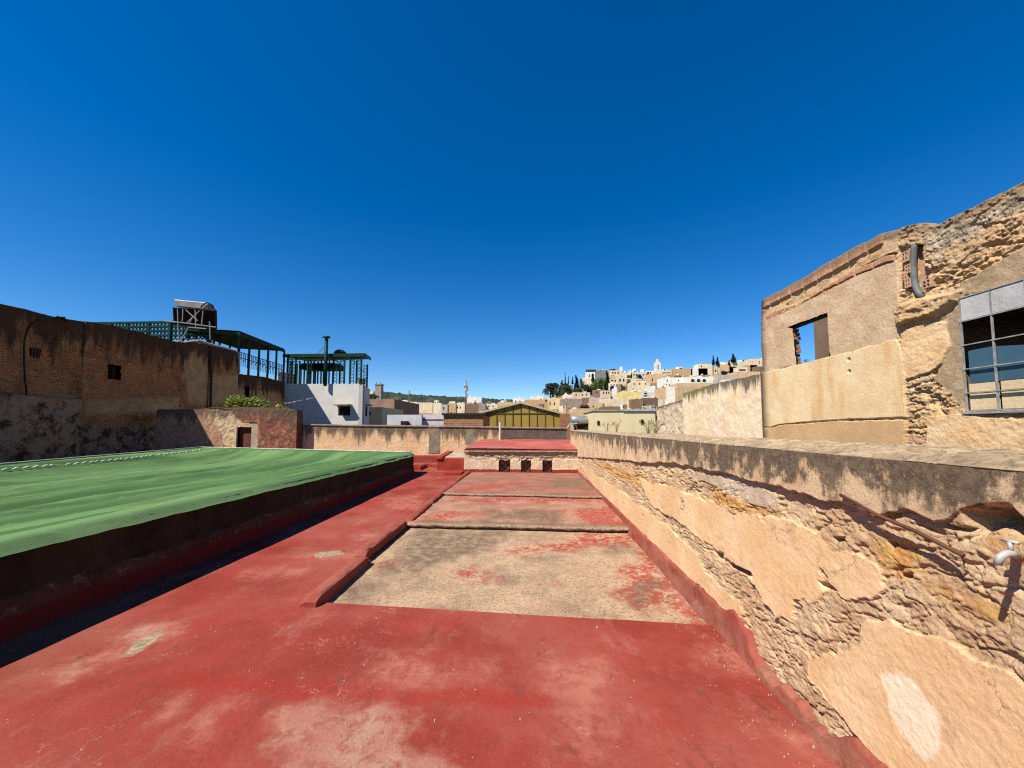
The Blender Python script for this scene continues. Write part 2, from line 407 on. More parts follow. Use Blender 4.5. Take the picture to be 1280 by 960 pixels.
# ---- kerb that divides walkway and panels: four lengths with weep gaps
def kerb(name, y0, y1, off, hgt, label=None):
    n = max(24, int((y1 - y0) * 26)); prof = [(-.17, -.02), (-.145, hgt * .45), (-.115, hgt * .86), (-.09, hgt * .97), (-.03, hgt * 1.05), (.03, hgt), (.058, hgt * .88), (.066, .0), (.07, -.1)]
    ys = np.linspace(y0, y1, n); V = []
    for i, y in enumerate(ys):
        x = kerb_x(y) + off
        e = min(1, (i + .6) / 2.2, (n - i - .4) / 2.2)
        for k, (a, z) in enumerate(prof):
            q = (fbm(np.array([y * 3.5]), np.array([k * .9]), 4, 33)[0] - .5) * .7
            V.append((x + a * .82 * (.75 + .25 * e) + q * .045, y, z * (1 if z < 0 else e ** .5) + q * .035 + .03 * sstep(4, 12, np.array(y))))
    Fc = gridfaces(n, len(prof)).tolist()
    m_ = len(prof); Fc += [tuple(range(m_))[::-1], tuple(range((n - 1) * m_, n * m_))]
    far = np.full(len(V), -9.0)
    tag(mesh(name, V, Fc, M_red, attrs=dict(fade=far + 8.9, tan=far, bare=far + 8.96, deep=far, dirt=far + 8.9), smooth=False), kind='structure')
yk = [at(*Z8(p), Z=.08).y for p in [(20, 522), (222, 380), (225, 372), (335, 275), (340, 268), (408, 222), (410, 216), (515, 132)]]
kerb('kerb', yk[0] + .06, yk[1], .0, .085); kerb('kerb', yk[1] + .03, yk[3], -.06, .11)
kerb('kerb', yk[3] + .02, yk[5], .01, .11); kerb('kerb', yk[5] + .04, 12.9, .0, .12)
# ================================================================== RIGHT-HAND WALL
def right_wall():
    zt = 1.6 - .134
    pxs = np.concatenate([np.linspace(4200, 1320, 40, endpoint=False), np.linspace(1320, 713, 560)])
    ys = WX * F / (pxs - 665.3); ys = np.concatenate([[-3, -1.5, -.2], ys[ys > .05]])
    ys = ys[(ys < 17.2)]
    nf, nt = 330, 46
    zs = np.linspace(-.06, zt, nf)
    U, Vv = np.meshgrid(ys, zs, indexing='ij')
    y, z = U.ravel(), Vv.ravel()
    z7 = lambda P: on_x(P, Z7, WX)
    crack = z7([(-20, 112), (20, 115), (100, 120), (160, 128), (240, 128), (300, 140), (360, 152), (420, 165), (480, 180), (530, 190), (560, 205), (600, 215), (650, 230), (690, 235), (740, 250), (800, 275), (850, 268), (890, 262), (920, 280), (960, 292), (1035, 262), (1080, 255), (1160, 250), (1200, 290), (1300, 330), (1500, 380)])
    cy = np.array([c[0] for c in crack]); cz = np.array([c[1] for c in crack]); o = np.argsort(cy)
    zc = np.interp(y, cy[o], cz[o])
    wig = .04 * (fbm(y * 6, y * 0, 5, 3) - .5) + .02 * (fbm(y * 30, z * 20, 3, 4) - .5)
    cap = z - (zc + wig)
    mid = z7([(150, 172), (250, 200), (300, 225), (345, 235), (400, 262), (440, 272), (520, 280), (560, 300), (640, 320), (660, 350), (690, 370), (740, 370), (790, 400), (815, 440), (820, 485), (760, 490), (700, 480), (655, 455), (625, 500), (565, 495), (560, 555), (520, 545), (490, 500), (460, 450), (380, 375), (320, 330), (250, 280), (180, 240)])
    low1 = z7([(-10, 135), (20, 150), (60, 180), (120, 222), (180, 268), (250, 325), (310, 385), (330, 430), (400, 495), (430, 535), (400, 545), (300, 450), (110, 285), (10, 170)])
    low2 = z7([(615, 665), (690, 650), (745, 620), (770, 575), (830, 570), (900, 590), (960, 620), (1010, 650), (1100, 700), (1170, 730), (1220, 770), (1500, 900), (1700, 1400), (900, 1100), (740, 860), (650, 760), (600, 710)])
    farband = z7([(0, 122), (60, 132), (120, 150), (180, 178), (150, 190), (80, 165), (20, 138), (0, 130)])
    pale = z7([(812, 708), (860, 695), (900, 725), (950, 790), (975, 850), (965, 910), (930, 945), (890, 900), (840, 830)])
    sand = [z7(p) for p in ([(340, 195), (400, 215), (470, 235), (530, 268), (500, 275), (420, 262), (350, 240)], [(770, 325), (850, 335), (930, 380), (960, 440), (870, 440), (800, 410)], [(20, 125), (100, 140), (200, 180), (180, 205), (80, 165)], [(1110, 335), (1160, 325), (1200, 350), (1180, 365), (1120, 360)], [(900, 430), (1050, 480), (1150, 560), (1050, 540), (930, 480)])]
    lime = [z7(p) for p in ([(260, 150), (330, 160), (420, 165), (520, 215), (530, 260), (450, 240), (340, 185)],)]
    w2 = .07 * (fbm(y * 4, z * 4, 3, 8) - .5) + .05 * (fbm(y * 16, z * 16, 4, 9) - .5)
    pl = np.maximum.reduce([sdpoly(y, z, P) for P in (mid, low1, low2)]) + w2 + .012
    pl = np.minimum(pl, -cap - .035)
    sd_sand = usd(y, z, sand); sd_pale = sdpoly(y, z, pale); sd_lime = usd(y, z, lime)
    hole = z7([(1035, 262), (1085, 250), (1160, 246), (1190, 275), (1230, 300), (1230, 348), (1150, 322), (1110, 318), (1060, 328), (1050, 300)])
    hole2 = [z7(p) for p in ([(955, 285), (1010, 300), (1050, 305), (1040, 318), (985, 312)], [(1020, 380), (1030, 385), (1018, 450), (1008, 440)], [(670, 330), (705, 328), (705, 345), (680, 345)], [(815, 340), (840, 345), (830, 365)], [(850, 425), (890, 430), (885, 450), (865, 445)], [(355, 370), (380, 372), (378, 395), (360, 388)], [(390, 398), (455, 425), (460, 440), (430, 430), (395, 412)], [(640, 452), (665, 455), (690, 478), (650, 475)])]
    sh = sdpoly(y, z, hole) + .03 * (fbm(y * 9, z * 9, 4, 5) - .5)
    sh2 = usd(y, z, hole2) + .02 * (fbm(y * 16, z * 16, 4, 6) - .5)
    # relief, positive = out of the wall
    f1, f2, cid = worley(y * 5.5 + z * 2.0 + .6 * fbm(y * 4, z * 4, 3, 41), z * 10 + y * 1.2 + .6 * fbm(y * 4, z * 4, 3, 42), 11)
    g1, g2, gid = worley(y * 17 + .5 * fbm(y * 9, z * 9, 3, 43), z * 26, 17)
    stone = sstep(.50, .62, fbm(y * 1.6 + 3, z * 2.4, 3, 53)) * .8 + .2
    ridge = 1 - np.abs(2 * fbm(y * 3.2 + z * 1.5, z * 8 + y * 1.2, 5, 54) - 1)
    ridge2 = 1 - np.abs(2 * fbm(y * 9 - z * 3, z * 18, 4, 55) - 1)
    fl = fbm(y * 2.6, z * 4.0, 4, 56) * 8; flake = (np.floor(fl) + sstep(.0, .12, fl - np.floor(fl))) / 8
    rough = stone * (.016 * (cid - .5) + .012 * sstep(0, .22, f2) - .006) + .005 * (gid - .5) + .022 * (fbm(y * 2.2, z * 4, 3, 51) - .5) + .026 * (fbm(y * 18, z * 24, 6, 52) - .5) + .014 * (fbm(y * 60, z * 70, 3, 57) - .5) - .018 * sstep(.90, .995, ridge) - .009 * sstep(.88, .98, ridge2) + .075 * (flake - .45)
    off = -.015 + .62 * np.maximum(rough, -.05)
    off = np.where(sd_lime > 0, np.maximum(off, -.014 + .008 * fbm(y * 12, z * 12, 3, 77)), off)
    pm = sstep(-.002, .003, pl)
    smooth = .012 * (fbm(y * 1.7, z * 1.7, 3, 61) - .5) + .005 * (fbm(y * 9, z * 9, 4, 62) - .5) + .004 * (fbm(y * 40, z * 40, 3, 63) - .5)
    chip = fbm(y * 6, z * 6, 5, 64); pl = np.minimum(pl, (.80 - chip) * .4)
    pm = sstep(-.002, .003, pl)
    off = off * (1 - pm) + smooth * pm
    under = np.exp(-np.clip(-cap, 0, 9) / .05) * (cap < 0) * sstep(.38, .6, fbm(y * 2.3, y * 0 + 4, 3, 71))
    off = off - .02 * under
    cm = sstep(-.003, .006, cap)
    capoff = .013 + .012 * (fbm(y * 2, z * 3, 3, 81) - .5) + .006 * (fbm(y * 16, z * 16, 4, 82) - .5)
    off = off * (1 - cm) + capoff * cm
    off = off - .17 * sstep(-.01, .05, sh) - .06 * sstep(-.006, .015, sh2)
    lean = .0
    x = WX - off
    A = dict(plas=pl, cap=cap, pale=sd_pale, sand=sd_sand, lime=sd_lime, top=zt - z)
    V1 = np.stack([x, y, z], -1).reshape(len(ys), nf, 3)
    # the coping: broken rounded top, then the back
    t = np.linspace(0, 1, nt)[None, :]; Yt = ys[:, None] * np.ones((1, nt)); T = t * np.ones((len(ys), 1))
    xt = (WX - .013) + .45 * T
    rid = .016 * np.abs(np.sin((Yt * 1.0 + T * .5) * 30 + 3 * fbm(Yt * 3, T * 3, 3, 91))) * sstep(.1, .3, T)
    zt_ = zt + .012 * sstep(0, .10, T) + .012 * sstep(.1, 1, T) - .05 * sstep(.88, 1, T) + rid + .035 * (fbm(Yt * 5, T * 4, 5, 92) - .5) * sstep(0, .1, T) + .02 * (fbm(Yt * 1.2, T, 2, 93) - .5) * sstep(0, .1, T)
    V2 = np.stack([xt, Yt, zt_], -1)
    V3 = np.stack([np.full((len(ys), 1), WX + .44), ys[:, None], np.full((len(ys), 1), -6.)], -1)
    V = np.concatenate([V1, V2, V3], 1); mtot = V.shape[1]
    for k in A:
        a = A[k].reshape(len(ys), nf); last = a[:, -1:]
        fill = np.repeat(last, nt + 1, 1)
        if k == 'top': fill = np.repeat(np.full_like(last, -.05), nt + 1, 1)
        A[k] = np.concatenate([a, fill], 1)
    n = NT('flaking_lime_plaster', .93, .15)
    rub = n.two((.58, .405, .25), (.72, .535, .345), 6)
    rub = n.mix(n.ss(n.noise(24, 8, .8), .5, .66, 0, .75), rub, (.36, .25, .17)); rub = n.mix(n.ss(n.noise(70, 5, .75), .54, .66, 0, .7), rub, (.66, .52, .38)); rub = n.mix(n.ss(n.noise(12, 8, .8, n.map((1, 1, 2.2), loc=(3, 1, 0))), .60, .68, 0, .85), rub, (.13, .085, .06))
    rub = n.mix(n.ss(n.noise(2.2, 5, .6), .42, .62, 0, .7), rub, (.52, .335, .20))
    rub = n.mix(n.mul(n.edge('sand', .25, 6, .05), n.ss(n.noise(11, 4), .32, .5)), rub, n.two((.60, .38, .13), (.55, .27, .10), 9))
    rub = n.mix(n.mul(n.edge('lime', .12, 9, .03), .9), rub, n.two((.52, .42, .335), (.64, .53, .42), 9))
    pla = n.two((.74, .49, .265), (.80, .575, .355), 2.4)
    pla = n.mix(n.ss(n.noise(1.1, 6, .65), .42, .62, 0, .75), pla, (.70, .46, .26))
    pla = n.mix(n.ss(n.noise(16, 7, .78), .53, .70, 0, .6), pla, (.50, .31, .16))
    pla = n.mix(n.ss(n.vor(55), .05, .13, .55, 0), pla, (.42, .27, .15))
    pla = n.mix(n.ss(n.noise(7, 7, .75), .55, .75, 0, .45), pla, (.80, .62, .42))
    rain = n.noise(1, 5, .65, n.map((7, 7, 1.1)))
    pla = n.mix(n.mul(n.ss(rain, .5, .72), n.ss(n.attr('top'), .30, .62, .75, 0)), pla, (.24, .19, .14))
    pla = n.mix(n.ss(n.noise(.8, 6, .7, n.map((5, 5, 1))), .6, .74, 0, .3), pla, (.45, .33, .23))
    pla = n.mix(n.ss(n.noise(1, 8, .78, n.map((3, 3, 1.4), loc=(5, 2, 1))), .56, .70, 0, .6), pla, (.46, .31, .19))
    pla = n.mix(n.ss(n.noise(4.5, 9, .8, n.map((1, 1, 1), loc=(9, 1, 3))), .55, .66, 0, .55), pla, (.86, .68, .47))
    ck = n.mth('ABSOLUTE', n.add(n.noise(1.7, 8, .6, n.map((1, 1, 1.3), loc=(2, 8, 5))), -.5))
    pla = n.mix(n.mul(n.ss(ck, .0008, .004, 1, 0), n.ss(n.noise(1.5, 3), .46, .56, 0, .8)), pla, (.25, .16, .10))
    pla = n.mix(n.mul(n.edge('pale', .09, 18, .012), n.ss(n.noise(25, 7, .8), .30, .46, .35, 1)), pla, (.86, .72, .54))
    c = n.mix(n.edge('plas', .012, 30, .003), rub, pla)
    capc = n.two((.74, .55, .36), (.60, .42, .26), 4)
    st = n.add(n.mul(n.noise(1, 8, .75, n.map((8, 8, 3.2))), .45), n.mul(n.noise(3.6, 8, .75), .55))
    capc = n.mix(n.ss(st, .375, .545, 0, .93), n.mix(n.ss(n.noise(26, 5, .7), .4, .65, 0, .6), (.19, .155, .12), (.11, .09, .07)), capc) if False else n.mix(n.ss(n.add(st, n.mul(n.add(n.attr('top'), -.13), .55)), .475, .56, .93, 0), capc, n.mix(n.ss(n.noise(26, 5, .7), .4, .65), (.17, .13, .095), (.065, .05, .038)))
    capc = n.mix(n.ss(n.vor(48), .08, .2, .6, 0), capc, (.09, .07, .055)); capc = n.mix(n.ss(n.noise(26, 6, .75), .60, .70, 0, .7), capc, (.62, .48, .34))
    c = n.mix(n.edge('cap', .01, 25, .004), c, capc)
    topc = n.two((.50, .385, .255), (.36, .27, .18), 9)
    topc = n.mix(n.ss(n.noise(30, 6, .75), .48, .62, 0, .7), topc, (.16, .125, .09))
    c = n.mix(n.ss(n.attr('top'), -.02, .004, 1, 0), c, topc)
    h = n.add(n.mul(n.noise(40, 9, .8), .7), n.mul(n.noise(150, 5, .75), .35))
    h = n.mul(h, n.ss(n.attr('plas'), -.01, .01, 1.0, .30))
    nm = n.bump(h, .9, .016)
    mat = n.done(c, nm)
    root = thing('parapet_wall', 'long flaking sandy plaster wall with blackened coping at the right edge of the terrace', 'wall', (WX, 0, 0))
    mesh('wall', V.reshape(-1, 3), gridfaces(len(ys), mtot, flip=True), mat, root, attrs={k: v.ravel() for k, v in A.items()}, smooth=True)
    # red skirting band
    ysk = ys[ys > -2.9]
    ysk = np.unique(np.concatenate([ysk, np.linspace(.5, 16.9, 300)])); ysk = ysk[ysk < 17]
    h0 = .165 + .03 * (fbm(ysk * 1.3, ysk * 0, 3, 101) - .5) + .022 * (fbm(ysk * 9, ysk * 0, 5, 102) - .5)
    brk = sstep(.0, .2, ysk - 1.95) * (1 - sstep(2.75, 2.85, ysk))
    h0 = h0 - brk * (.06 + .10 * fbm(ysk * 9, ysk * 0 + 9, 4, 103)) + .07 * np.exp(-((ysk - 3.05) / .1) ** 2)
    nz = 16; tt = np.linspace(0, 1, nz)
    S, T = np.meshgrid(ysk, tt, indexing='ij'); H = h0[:, None]
    zz = -.07 + (H + .07) * np.minimum(T * 1.06, 1)
    foot = .045 * (1 - np.clip(zz, 0, .2) / .2) + .010 + .012 * (fbm(S * 9, zz * 14, 4, 105) - .5)
    xx = WX - foot - .010 * (fbm(S * 5, zz * 9, 4, 104) - .5)
    xx[:, -1] = WX + .03; xx[:, -2] = WX - .010
    zz[:, -1] = zz[:, -2] + .002
    a = np.full(xx.shape, -9.0)
    mesh('skirting', np.stack([xx, S, zz], -1).reshape(-1, 3), gridfaces(len(ysk), nz, flip=True), M_red, root, attrs=dict(fade=.03 - zz, tan=.0 - zz - .1 * sstep(4, 6, S), bare=a + 8.94, deep=a, dirt=.05 - zz), smooth=False)
right_wall()
M_rust = simple('rusty_iron', (.14, .07, .045), .8, .2)
M_galv = simple('dull_galvanised', (.46, .46, .46), .6, .15)
p = [at(*Z7(q), X=WX - .035) for q in [(700, 215), (800, 270), (900, 312), (1035, 380)]]
tag(MB().tube(p, .008, 7).build('iron_rod', M_rust, smooth=True), 'thin rusty iron rod embedded aslant in the crumbling wall', 'rod')
tap = thing('water_tap', 'small grey metal tap sticking out of the crumbling wall at the right edge', 'tap', at(*Z7((1190, 385)), X=WX - .02))
c0 = at(*Z7((1188, 382)), X=WX + .05); c1 = at(*Z7((1165, 375)), X=WX - .06); c2 = at(*Z7((1135, 385)), X=WX - .10); c3 = at(*Z7((1128, 405)), X=WX - .105)
MB().tube([c0, c1, (c1 + c2) / 2 + Vector((0, 0, .004)), c2, c3], [.012, .012, .010, .010, .009], 10).build('spout', M_galv, tap, True)
MB().tube([c1 + Vector((0, 0, .005)), c1 + Vector((0, 0, .035))], .006, 8).tube([c1 + Vector((0, -.02, .036)), c1 + Vector((0, .02, .036))], .005, 8).build('handle', M_galv, tap, True)

def grit():
    r = random.Random(77); mb = MB()
    for i in range(150):
        if i < 50: x = WX - .06 - abs(r.gauss(0, .12)); y = r.uniform(1.4, 3.4)
        elif i < 80: y = r.uniform(3.6, 12); x = WX - .08 - abs(r.gauss(0, .06))
        else: x, y = r.uniform(-3, 1.3), r.uniform(1.5, 5.5)
        s_ = r.uniform(.0018, .0055) * (1.4 if r.random() < .1 else 1); z = (.006 if y < 3.3 else .0) + (.0 if y < 6 else .08 if y < 9 else .13); z += .008 * (fbm(np.array([x * .9]), np.array([y * .9]), 3, 2)[0] - .5)
        a = r.uniform(0, 3.1); P = [(x + s_ * r.uniform(.6, 1.2) * math.cos(a + k * 1.57), y + s_ * r.uniform(.6, 1.2) * math.sin(a + k * 1.57), z - .006) for k in range(4)]
        mb.hexa(P + [(x + (p[0] - x) * .6, y + (p[1] - y) * .6, z + s_ * r.uniform(.5, 1.0)) for p in P])
    tag(mb.build('grit', simple('lime_grit', (.62, .50, .38), .9, 0, .5, 40)), kind='stuff')
grit()
# ================================================================== RUINED HOUSE behind the right wall
FX = 5.0
def ruined_house():
    root = thing('ruined_house', 'ruined roofless house of bare brick, pink render and cream plaster with an empty window hole', 'house', (FX, 6, 0))
    yE = at(953, 450, X=FX).y
    x6 = lambda P: on_x(P, Z6, FX)
    pxs = np.concatenate([np.linspace(3600, 1300, 30, endpoint=False), np.linspace(1300, 953, 470)])
    xs_ = (pxs - 665.3) / F; ys = FX / xs_; ys[-1] = yE
    zs = np.linspace(0.2, 4.55, 400); nz = len(zs)
    U, Vv = np.meshgrid(ys, zs, indexing='ij'); y, z = U.ravel(), Vv.ravel()
    topP = x6([(65, 438), (110, 415), (200, 368), (300, 305), (400, 250), (490, 203), (560, 180), (620, 166), (655, 172), (665, 182), (700, 163), (760, 131), (860, 85), (988, 20)])
    ty = np.array([p[0] for p in topP]); tz = np.array([p[1] for p in topP]); o = np.argsort(ty)
    top = np.interp(ys, ty[o], tz[o]) + .03 * (fbm(ys * 5, ys * 0, 4, 201) - .5)
    # columns are squeezed to the broken top line
    zz = np.minimum(U * 0 + Vv, 9); k = (Vv - .2) / (4.55 - .2); zz = .2 + (top[:, None] - .2) * k
    z = zz.ravel()
    sd = lambda P: sdpoly(y, z, x6(P))
    wob = .03 * (fbm(y * 5, z * 5, 5, 211) - .5)
    farsec = sd([(40, 480), (65, 400), (480, 160), (545, 150), (540, 300), (550, 575), (360, 625), (310, 640), (150, 675), (60, 700)])
    brickA = sd([(40, 490), (40, 430), (65, 425), (200, 350), (490, 190), (490, 238), (330, 330), (200, 402), (66, 468)])
    brickB = sd([(70, 500), (95, 480), (200, 446), (330, 365), (440, 305), (538, 258), (540, 296), (400, 352), (330, 388), (230, 442), (130, 488), (80, 510)]) + wob
    pink = sd([(60, 500), (150, 470), (230, 436), (340, 380), (400, 348), (543, 296), (546, 420), (550, 575), (360, 625), (310, 640), (150, 675), (60, 700)]) + wob
    cream = sd([(40, 702), (75, 695), (150, 675), (230, 657), (310, 640), (360, 625), (450, 600), (545, 575), (570, 640), (575, 850), (500, 855), (330, 860), (130, 875), (85, 890), (70, 930), (40, 960)]) + wob
    tan = sd([(60, 900), (130, 880), (330, 865), (500, 860), (575, 862), (580, 1100), (40, 1100)]) + wob
    orange = np.maximum(sd([(555, 548), (640, 525), (715, 515), (730, 600), (700, 660), (660, 690), (570, 720)]), sd([(650, 850), (760, 840), (988, 860), (1600, 900), (1600, 1300), (650, 1300)])) + wob * 1.5
    grey = np.maximum(sd([(700, 540), (745, 455), (790, 440), (810, 830), (770, 820), (720, 760), (680, 720), (690, 660), (735, 600)]), sd([(770, 425), (740, 405), (800, 355), (900, 300), (988, 245), (1500, 0), (1500, 250), (988, 380)])) + wob * 2
    pale = sd([(640, 210), (700, 185), (760, 160), (980, 60), (988, 110), (760, 230), (650, 270)]) + wob * 2
    JT = np.zeros_like(y); A = dict(brick=np.maximum(brickA, brickB), pink=pink, cream=cream, tan=tan, orange=orange, grey=grey, pale=pale, top=(top[:, None] - zz).ravel())
    f1, f2, cid = worley(y * 3.2 + z + fbm(y * 3, z * 3, 3, 221), z * 8 + fbm(y * 3, z * 3, 3, 222), 15)
    rg = 1 - np.abs(2 * fbm(y * 1.6 - z * .6, z * 4.2 + y * .8, 6, 226) - 1)
    off = .006 * (cid - .5) + .03 * (fbm(y * 2.4, z * 5, 6, 223) - .5) + .04 * (fbm(y * 9, z * 17, 6, 224) - .5) + .035 * (fbm(y * 30, z * 42, 4, 227) - .5) - .035 * sstep(.92, .997, rg)
    off = off - .05 * (1 - sstep(0, .05, np.abs(fbm(y * 1.3 + 5, z * 2.1, 4, 225) - .5)))* .6
    crackP = x6([(650, 300), (720, 275), (800, 240), (870, 205), (988, 165), (1300, 30)])
    def blend(sdv, val, w=.008): 
        nonlocal off
        m = sstep(-w, w, sdv); off = off * (1 - m) + val * m
    blend(grey, .012 * (fbm(y * 5, z * 5, 4, 231) - .5) + .012 * (fbm(y * 20, z * 20, 4, 232) - .5) - .005)
    blend(farsec, -.015 + .05 * (fbm(y * 5, z * 8, 5, 233) - .5))
    # hollow-brick courses
    yr = np.array(yE) - y
    for s, (bl, bh, d) in ((brickB, (.33, .11, .0)), (brickA, (.34, .30, .012))):
        depth = (top[:, None] - zz).ravel(); row = np.floor(depth / bh)
        jx = np.abs(((yr / bl + .5 * (row % 2)) % 1) - .5) * bl; jz = np.abs((depth / bh) % 1 - .5) * bh
        joint = np.maximum(sstep(bl / 2 - .02, bl / 2 - .004, jx), sstep(bh / 2 - .014, bh / 2 - .003, jz) if s is brickB else 0)
        JT = np.where(s > -.01, np.maximum(JT, joint), JT)
        blend(s, .014 + d - .05 * joint + .012 * (_h(np.floor(yr / bl + .5 * (row % 2)), row, 5) - .5) + .006 * (fbm(y * 16, z * 16, 3, 235) - .5))
    A['joint'] = JT
    blend(pink, .008 + .014 * (fbm(y * 7, z * 7, 5, 241) - .5) + .02 * (fbm(y * 2, z * 2, 3, 242) - .5))
    blend(cream, .03 + .012 * (fbm(y * 3, z * 3, 4, 243) - .5))
    blend(tan, .045 + .008 * (fbm(y * 3, z * 3, 4, 244) - .5)); blend(orange, .024 + .022 * (fbm(y * 4, z * 4, 6, 245) - .5) + .012 * (fbm(y * 22, z * 26, 4, 248) - .5))
    ledge = sd([(542, 470), (570, 445), (640, 425), (700, 418), (765, 408), (762, 440), (720, 470), (690, 495), (620, 510), (550, 535)]) + wob * .8
    off = np.where(ledge > -.03, np.maximum(off, .09 * sstep(-.02, .05, ledge) + .10 * (fbm(y * 8, z * 14, 6, 246) - .5)), off)
    recess = sd([(545, 250), (630, 243), (628, 300), (640, 345), (632, 425), (600, 425), (575, 405), (548, 400), (540, 300)]) + wob * .5
    ra = sd([(592, 243), (626, 243), (640, 428), (598, 430)])
    off = off - .03 * sstep(-.01, .01, recess) * (1 + fbm(y * 25, z * 25, 3, 247)) - .13 * sstep(-.008, .008, ra)
    rec2 = sd([(640, 372), (735, 355), (730, 380), (690, 395), (650, 398)]); off = off - .05 * sstep(-.01, .02, rec2) * fbm(y * 14, z * 18, 3, 249) * 1.5
    for q in ((376, 648), (377, 690), (150, 455), (210, 415)):
        h_ = x6([q])[0]; off = off - .06 * sstep(.035, .015, np.hypot(y - h_[0], z - h_[1]))
    holeP = x6([(172, 540), (150, 535), (296, 480), (300, 560), (306, 636), (240, 655), (186, 668), (178, 600)])
    hs = sdpoly(y, z, holeP) + .012 * (fbm(y * 13, z * 13, 3, 250) - .5)
    wl = at(1203.7, 440, X=FX).y; wz0 = at(1203.7, 515, X=FX).z; wz1 = at(1203.7, 371, X=FX).z; wr = wl - 1.78
    inwin = (y < wl) & (y > wr) & (z > wz0) & (z < wz1)
    dead = ((hs > 0) | inwin).reshape(len(ys), nz)
    keep = ~(dead[:-1, :-1] & dead[1:, :-1] & dead[:-1, 1:] & dead[1:, 1:])
    x = FX - off
    n = NT('ruin_wall', .93, .15)
    sa = n.two((.70, .47, .26), (.58, .385, .215), 3)
    sa = n.mix(n.ss(n.noise(9, 8, .78), .50, .66, 0, .75), sa, (.38, .25, .14))
    sa = n.mix(n.ss(n.noise(1.6, 6, .65), .45, .6, 0, .8), sa, (.60, .46, .32))
    c = sa
    c = n.mix(n.edge('pale', .4, 4, .08), c, n.two((.62, .52, .40), (.30, .25, .19), 4))
    c = n.mix(n.edge('grey', .1, 8, .02), c, n.mix(n.ss(n.noise(14, 8, .8), .5, .66, 0, .7), n.two((.52, .39, .26), (.42, .31, .20), 6), (.30, .215, .145)))
    c = n.mix(n.edge('orange', .06, 8, .012), c, n.mix(n.ss(n.noise(8, 8, .78), .5, .68, 0, .7), n.two((.74, .48, .26), (.80, .58, .36), 3), (.56, .37, .21)))
    c = n.mix(n.edge('pink', .04, 9, .012), c, n.mix(n.ss(n.noise(9, 6, .7), .55, .72), n.two((.62, .44, .285), (.71, .54, .38), 2.2), (.46, .32, .205)))
    c = n.mix(n.edge('cream', .03, 9, .01), c, n.mix(n.ss(n.noise(1, 5, .6, n.map((3.5, 3.5, .7))), .50, .70, 0, .75), n.two((.84, .66, .42), (.76, .56, .33), 1.8), (.70, .42, .18)))
    c = n.mix(n.edge('tan', .03, 9, .015), c, n.two((.64, .42, .22), (.56, .37, .20), 2.4))
    c = n.mix(n.edge('brick', .02, 20, .006), c, n.mix(n.ss(n.noise(14, 6, .7), .5, .7, 0, .6), n.two((.50, .25, .15), (.56, .32, .20), 5), (.62, .44, .30)))
    c = n.mix(n.mul(n.ss(n.attr('joint'), .2, .7), n.edge('brick', .02, 20, .006)), c, n.two((.60, .47, .33), (.20, .14, .10), 7))
    c = n.mix(n.mul(n.ss(n.add(n.attr('top'), n.mul(n.noise(6, 5), -.30)), -.10, .02, 1, 0), .7), c, (.20, .155, .11))
    h = n.add(n.mul(n.noise(22, 9, .8), .8), n.mul(n.noise(90, 5, .75), .35))
    sm = n.ss(n.mth('MAXIMUM', n.mth('MAXIMUM', n.attr('cream'), n.attr('tan')), n.attr('orange')), -.01, .02, 1, .4)
    mat = n.done(c, n.bump(n.mul(h, sm), .9, .03))
    V = np.stack([x, y, z], -1).reshape(len(ys), nz, 3)
    # carry the skin over the top and round the far end so that the wall has its thickness
    th = .17
    cap = np.stack([np.full(len(ys), FX + th), ys, top - .01 + .02 * (fbm(ys * 6, ys * 0, 3, 260) - .5)], -1)[:, None]
    V = np.concatenate([V, cap], 1)
    for k in A:
        a = A[k].reshape(len(ys), nz); A[k] = np.concatenate([a, a[:, -1:]], 1)
    keep = np.concatenate([keep, np.ones((len(ys) - 1, 1), bool)], 1)
    endc = V[-1:, :].copy(); endc[..., 0] = FX + th
    V = np.concatenate([V, endc], 0)
    for k in A: A[k] = np.concatenate([A[k], A[k][-1:]], 0)
    keep = np.concatenate([keep, np.ones((1, keep.shape[1]), bool)], 0)
    mesh('wall', V.reshape(-1, 3), gridfaces(V.shape[0], V.shape[1], keep, flip=True), mat, root, attrs={k: v.ravel() for k, v in A.items()}, smooth=True)
    M_in = stained('ruin_inside', (.24, .17, .12), (.18, .13, .10))
    hy = [p[0] for p in holeP]; hz = [p[1] for p in holeP]
    h0, h1, hz0, hz1 = min(hy) - .04, max(hy) - .03, min(hz), max(hz)
    # jambs and lintel of the empty window: broken hollow bricks
    M_brick = simple('hollow_brick', (.42, .20, .12), .9, 0, .4, 20, .4, 40)
    hole_l = max(hy)
    mb = MB()
    zq = hz0 + .02; i = 0
    while zq < hz1 - .08:
        s = .02 * ((i * 7) % 3); mb.box(FX + .02, FX + th, hole_l - .10 + s - .03, hole_l + .06, zq, zq + .062)
        for e in (.035, .085, .13): mb.box(FX + .015 - .02, FX + .015, hole_l - .05 + s, hole_l + .05, zq, zq + .05) if e < .04 else None
        zq += .082; i += 1
    mb.build('jamb', M_brick, root)
    MB().box(FX + .06, FX + .11, h0 - .3, hole_l + .15, hz1 - .05, hz1 + .08).build('lintel_bar', simple('dark_bar', (.06, .05, .045), .7), root)
    # inner walls, ceiling, and a slab added to shade the rear wall
    inn = MB()
    xi = 6.4; yi = at(1018, 430, X=xi).y
    inn.box(xi, xi + .2, 5.2, yi, -.5, 4.0)
    inn.build('inner_wall', M_in, root)
    MB().box(FX + th + .01, xi + .3, 5.3, 8.1, 3.98, 4.08).build('added_shade_slab', M_in, root)  # slab added overhead so the inner wall stays in shade
    rm = MB(); rm.box(FX + .12, 8.6, 4.98, 5.14, .2, 3.9); rm.box(8.4, 8.6, .6, 4.98, .2, 3.9); rm.box(FX + .12, 8.6, .4, .6, .2, 3.9)
    rm.build('room_wall', M_in, root)
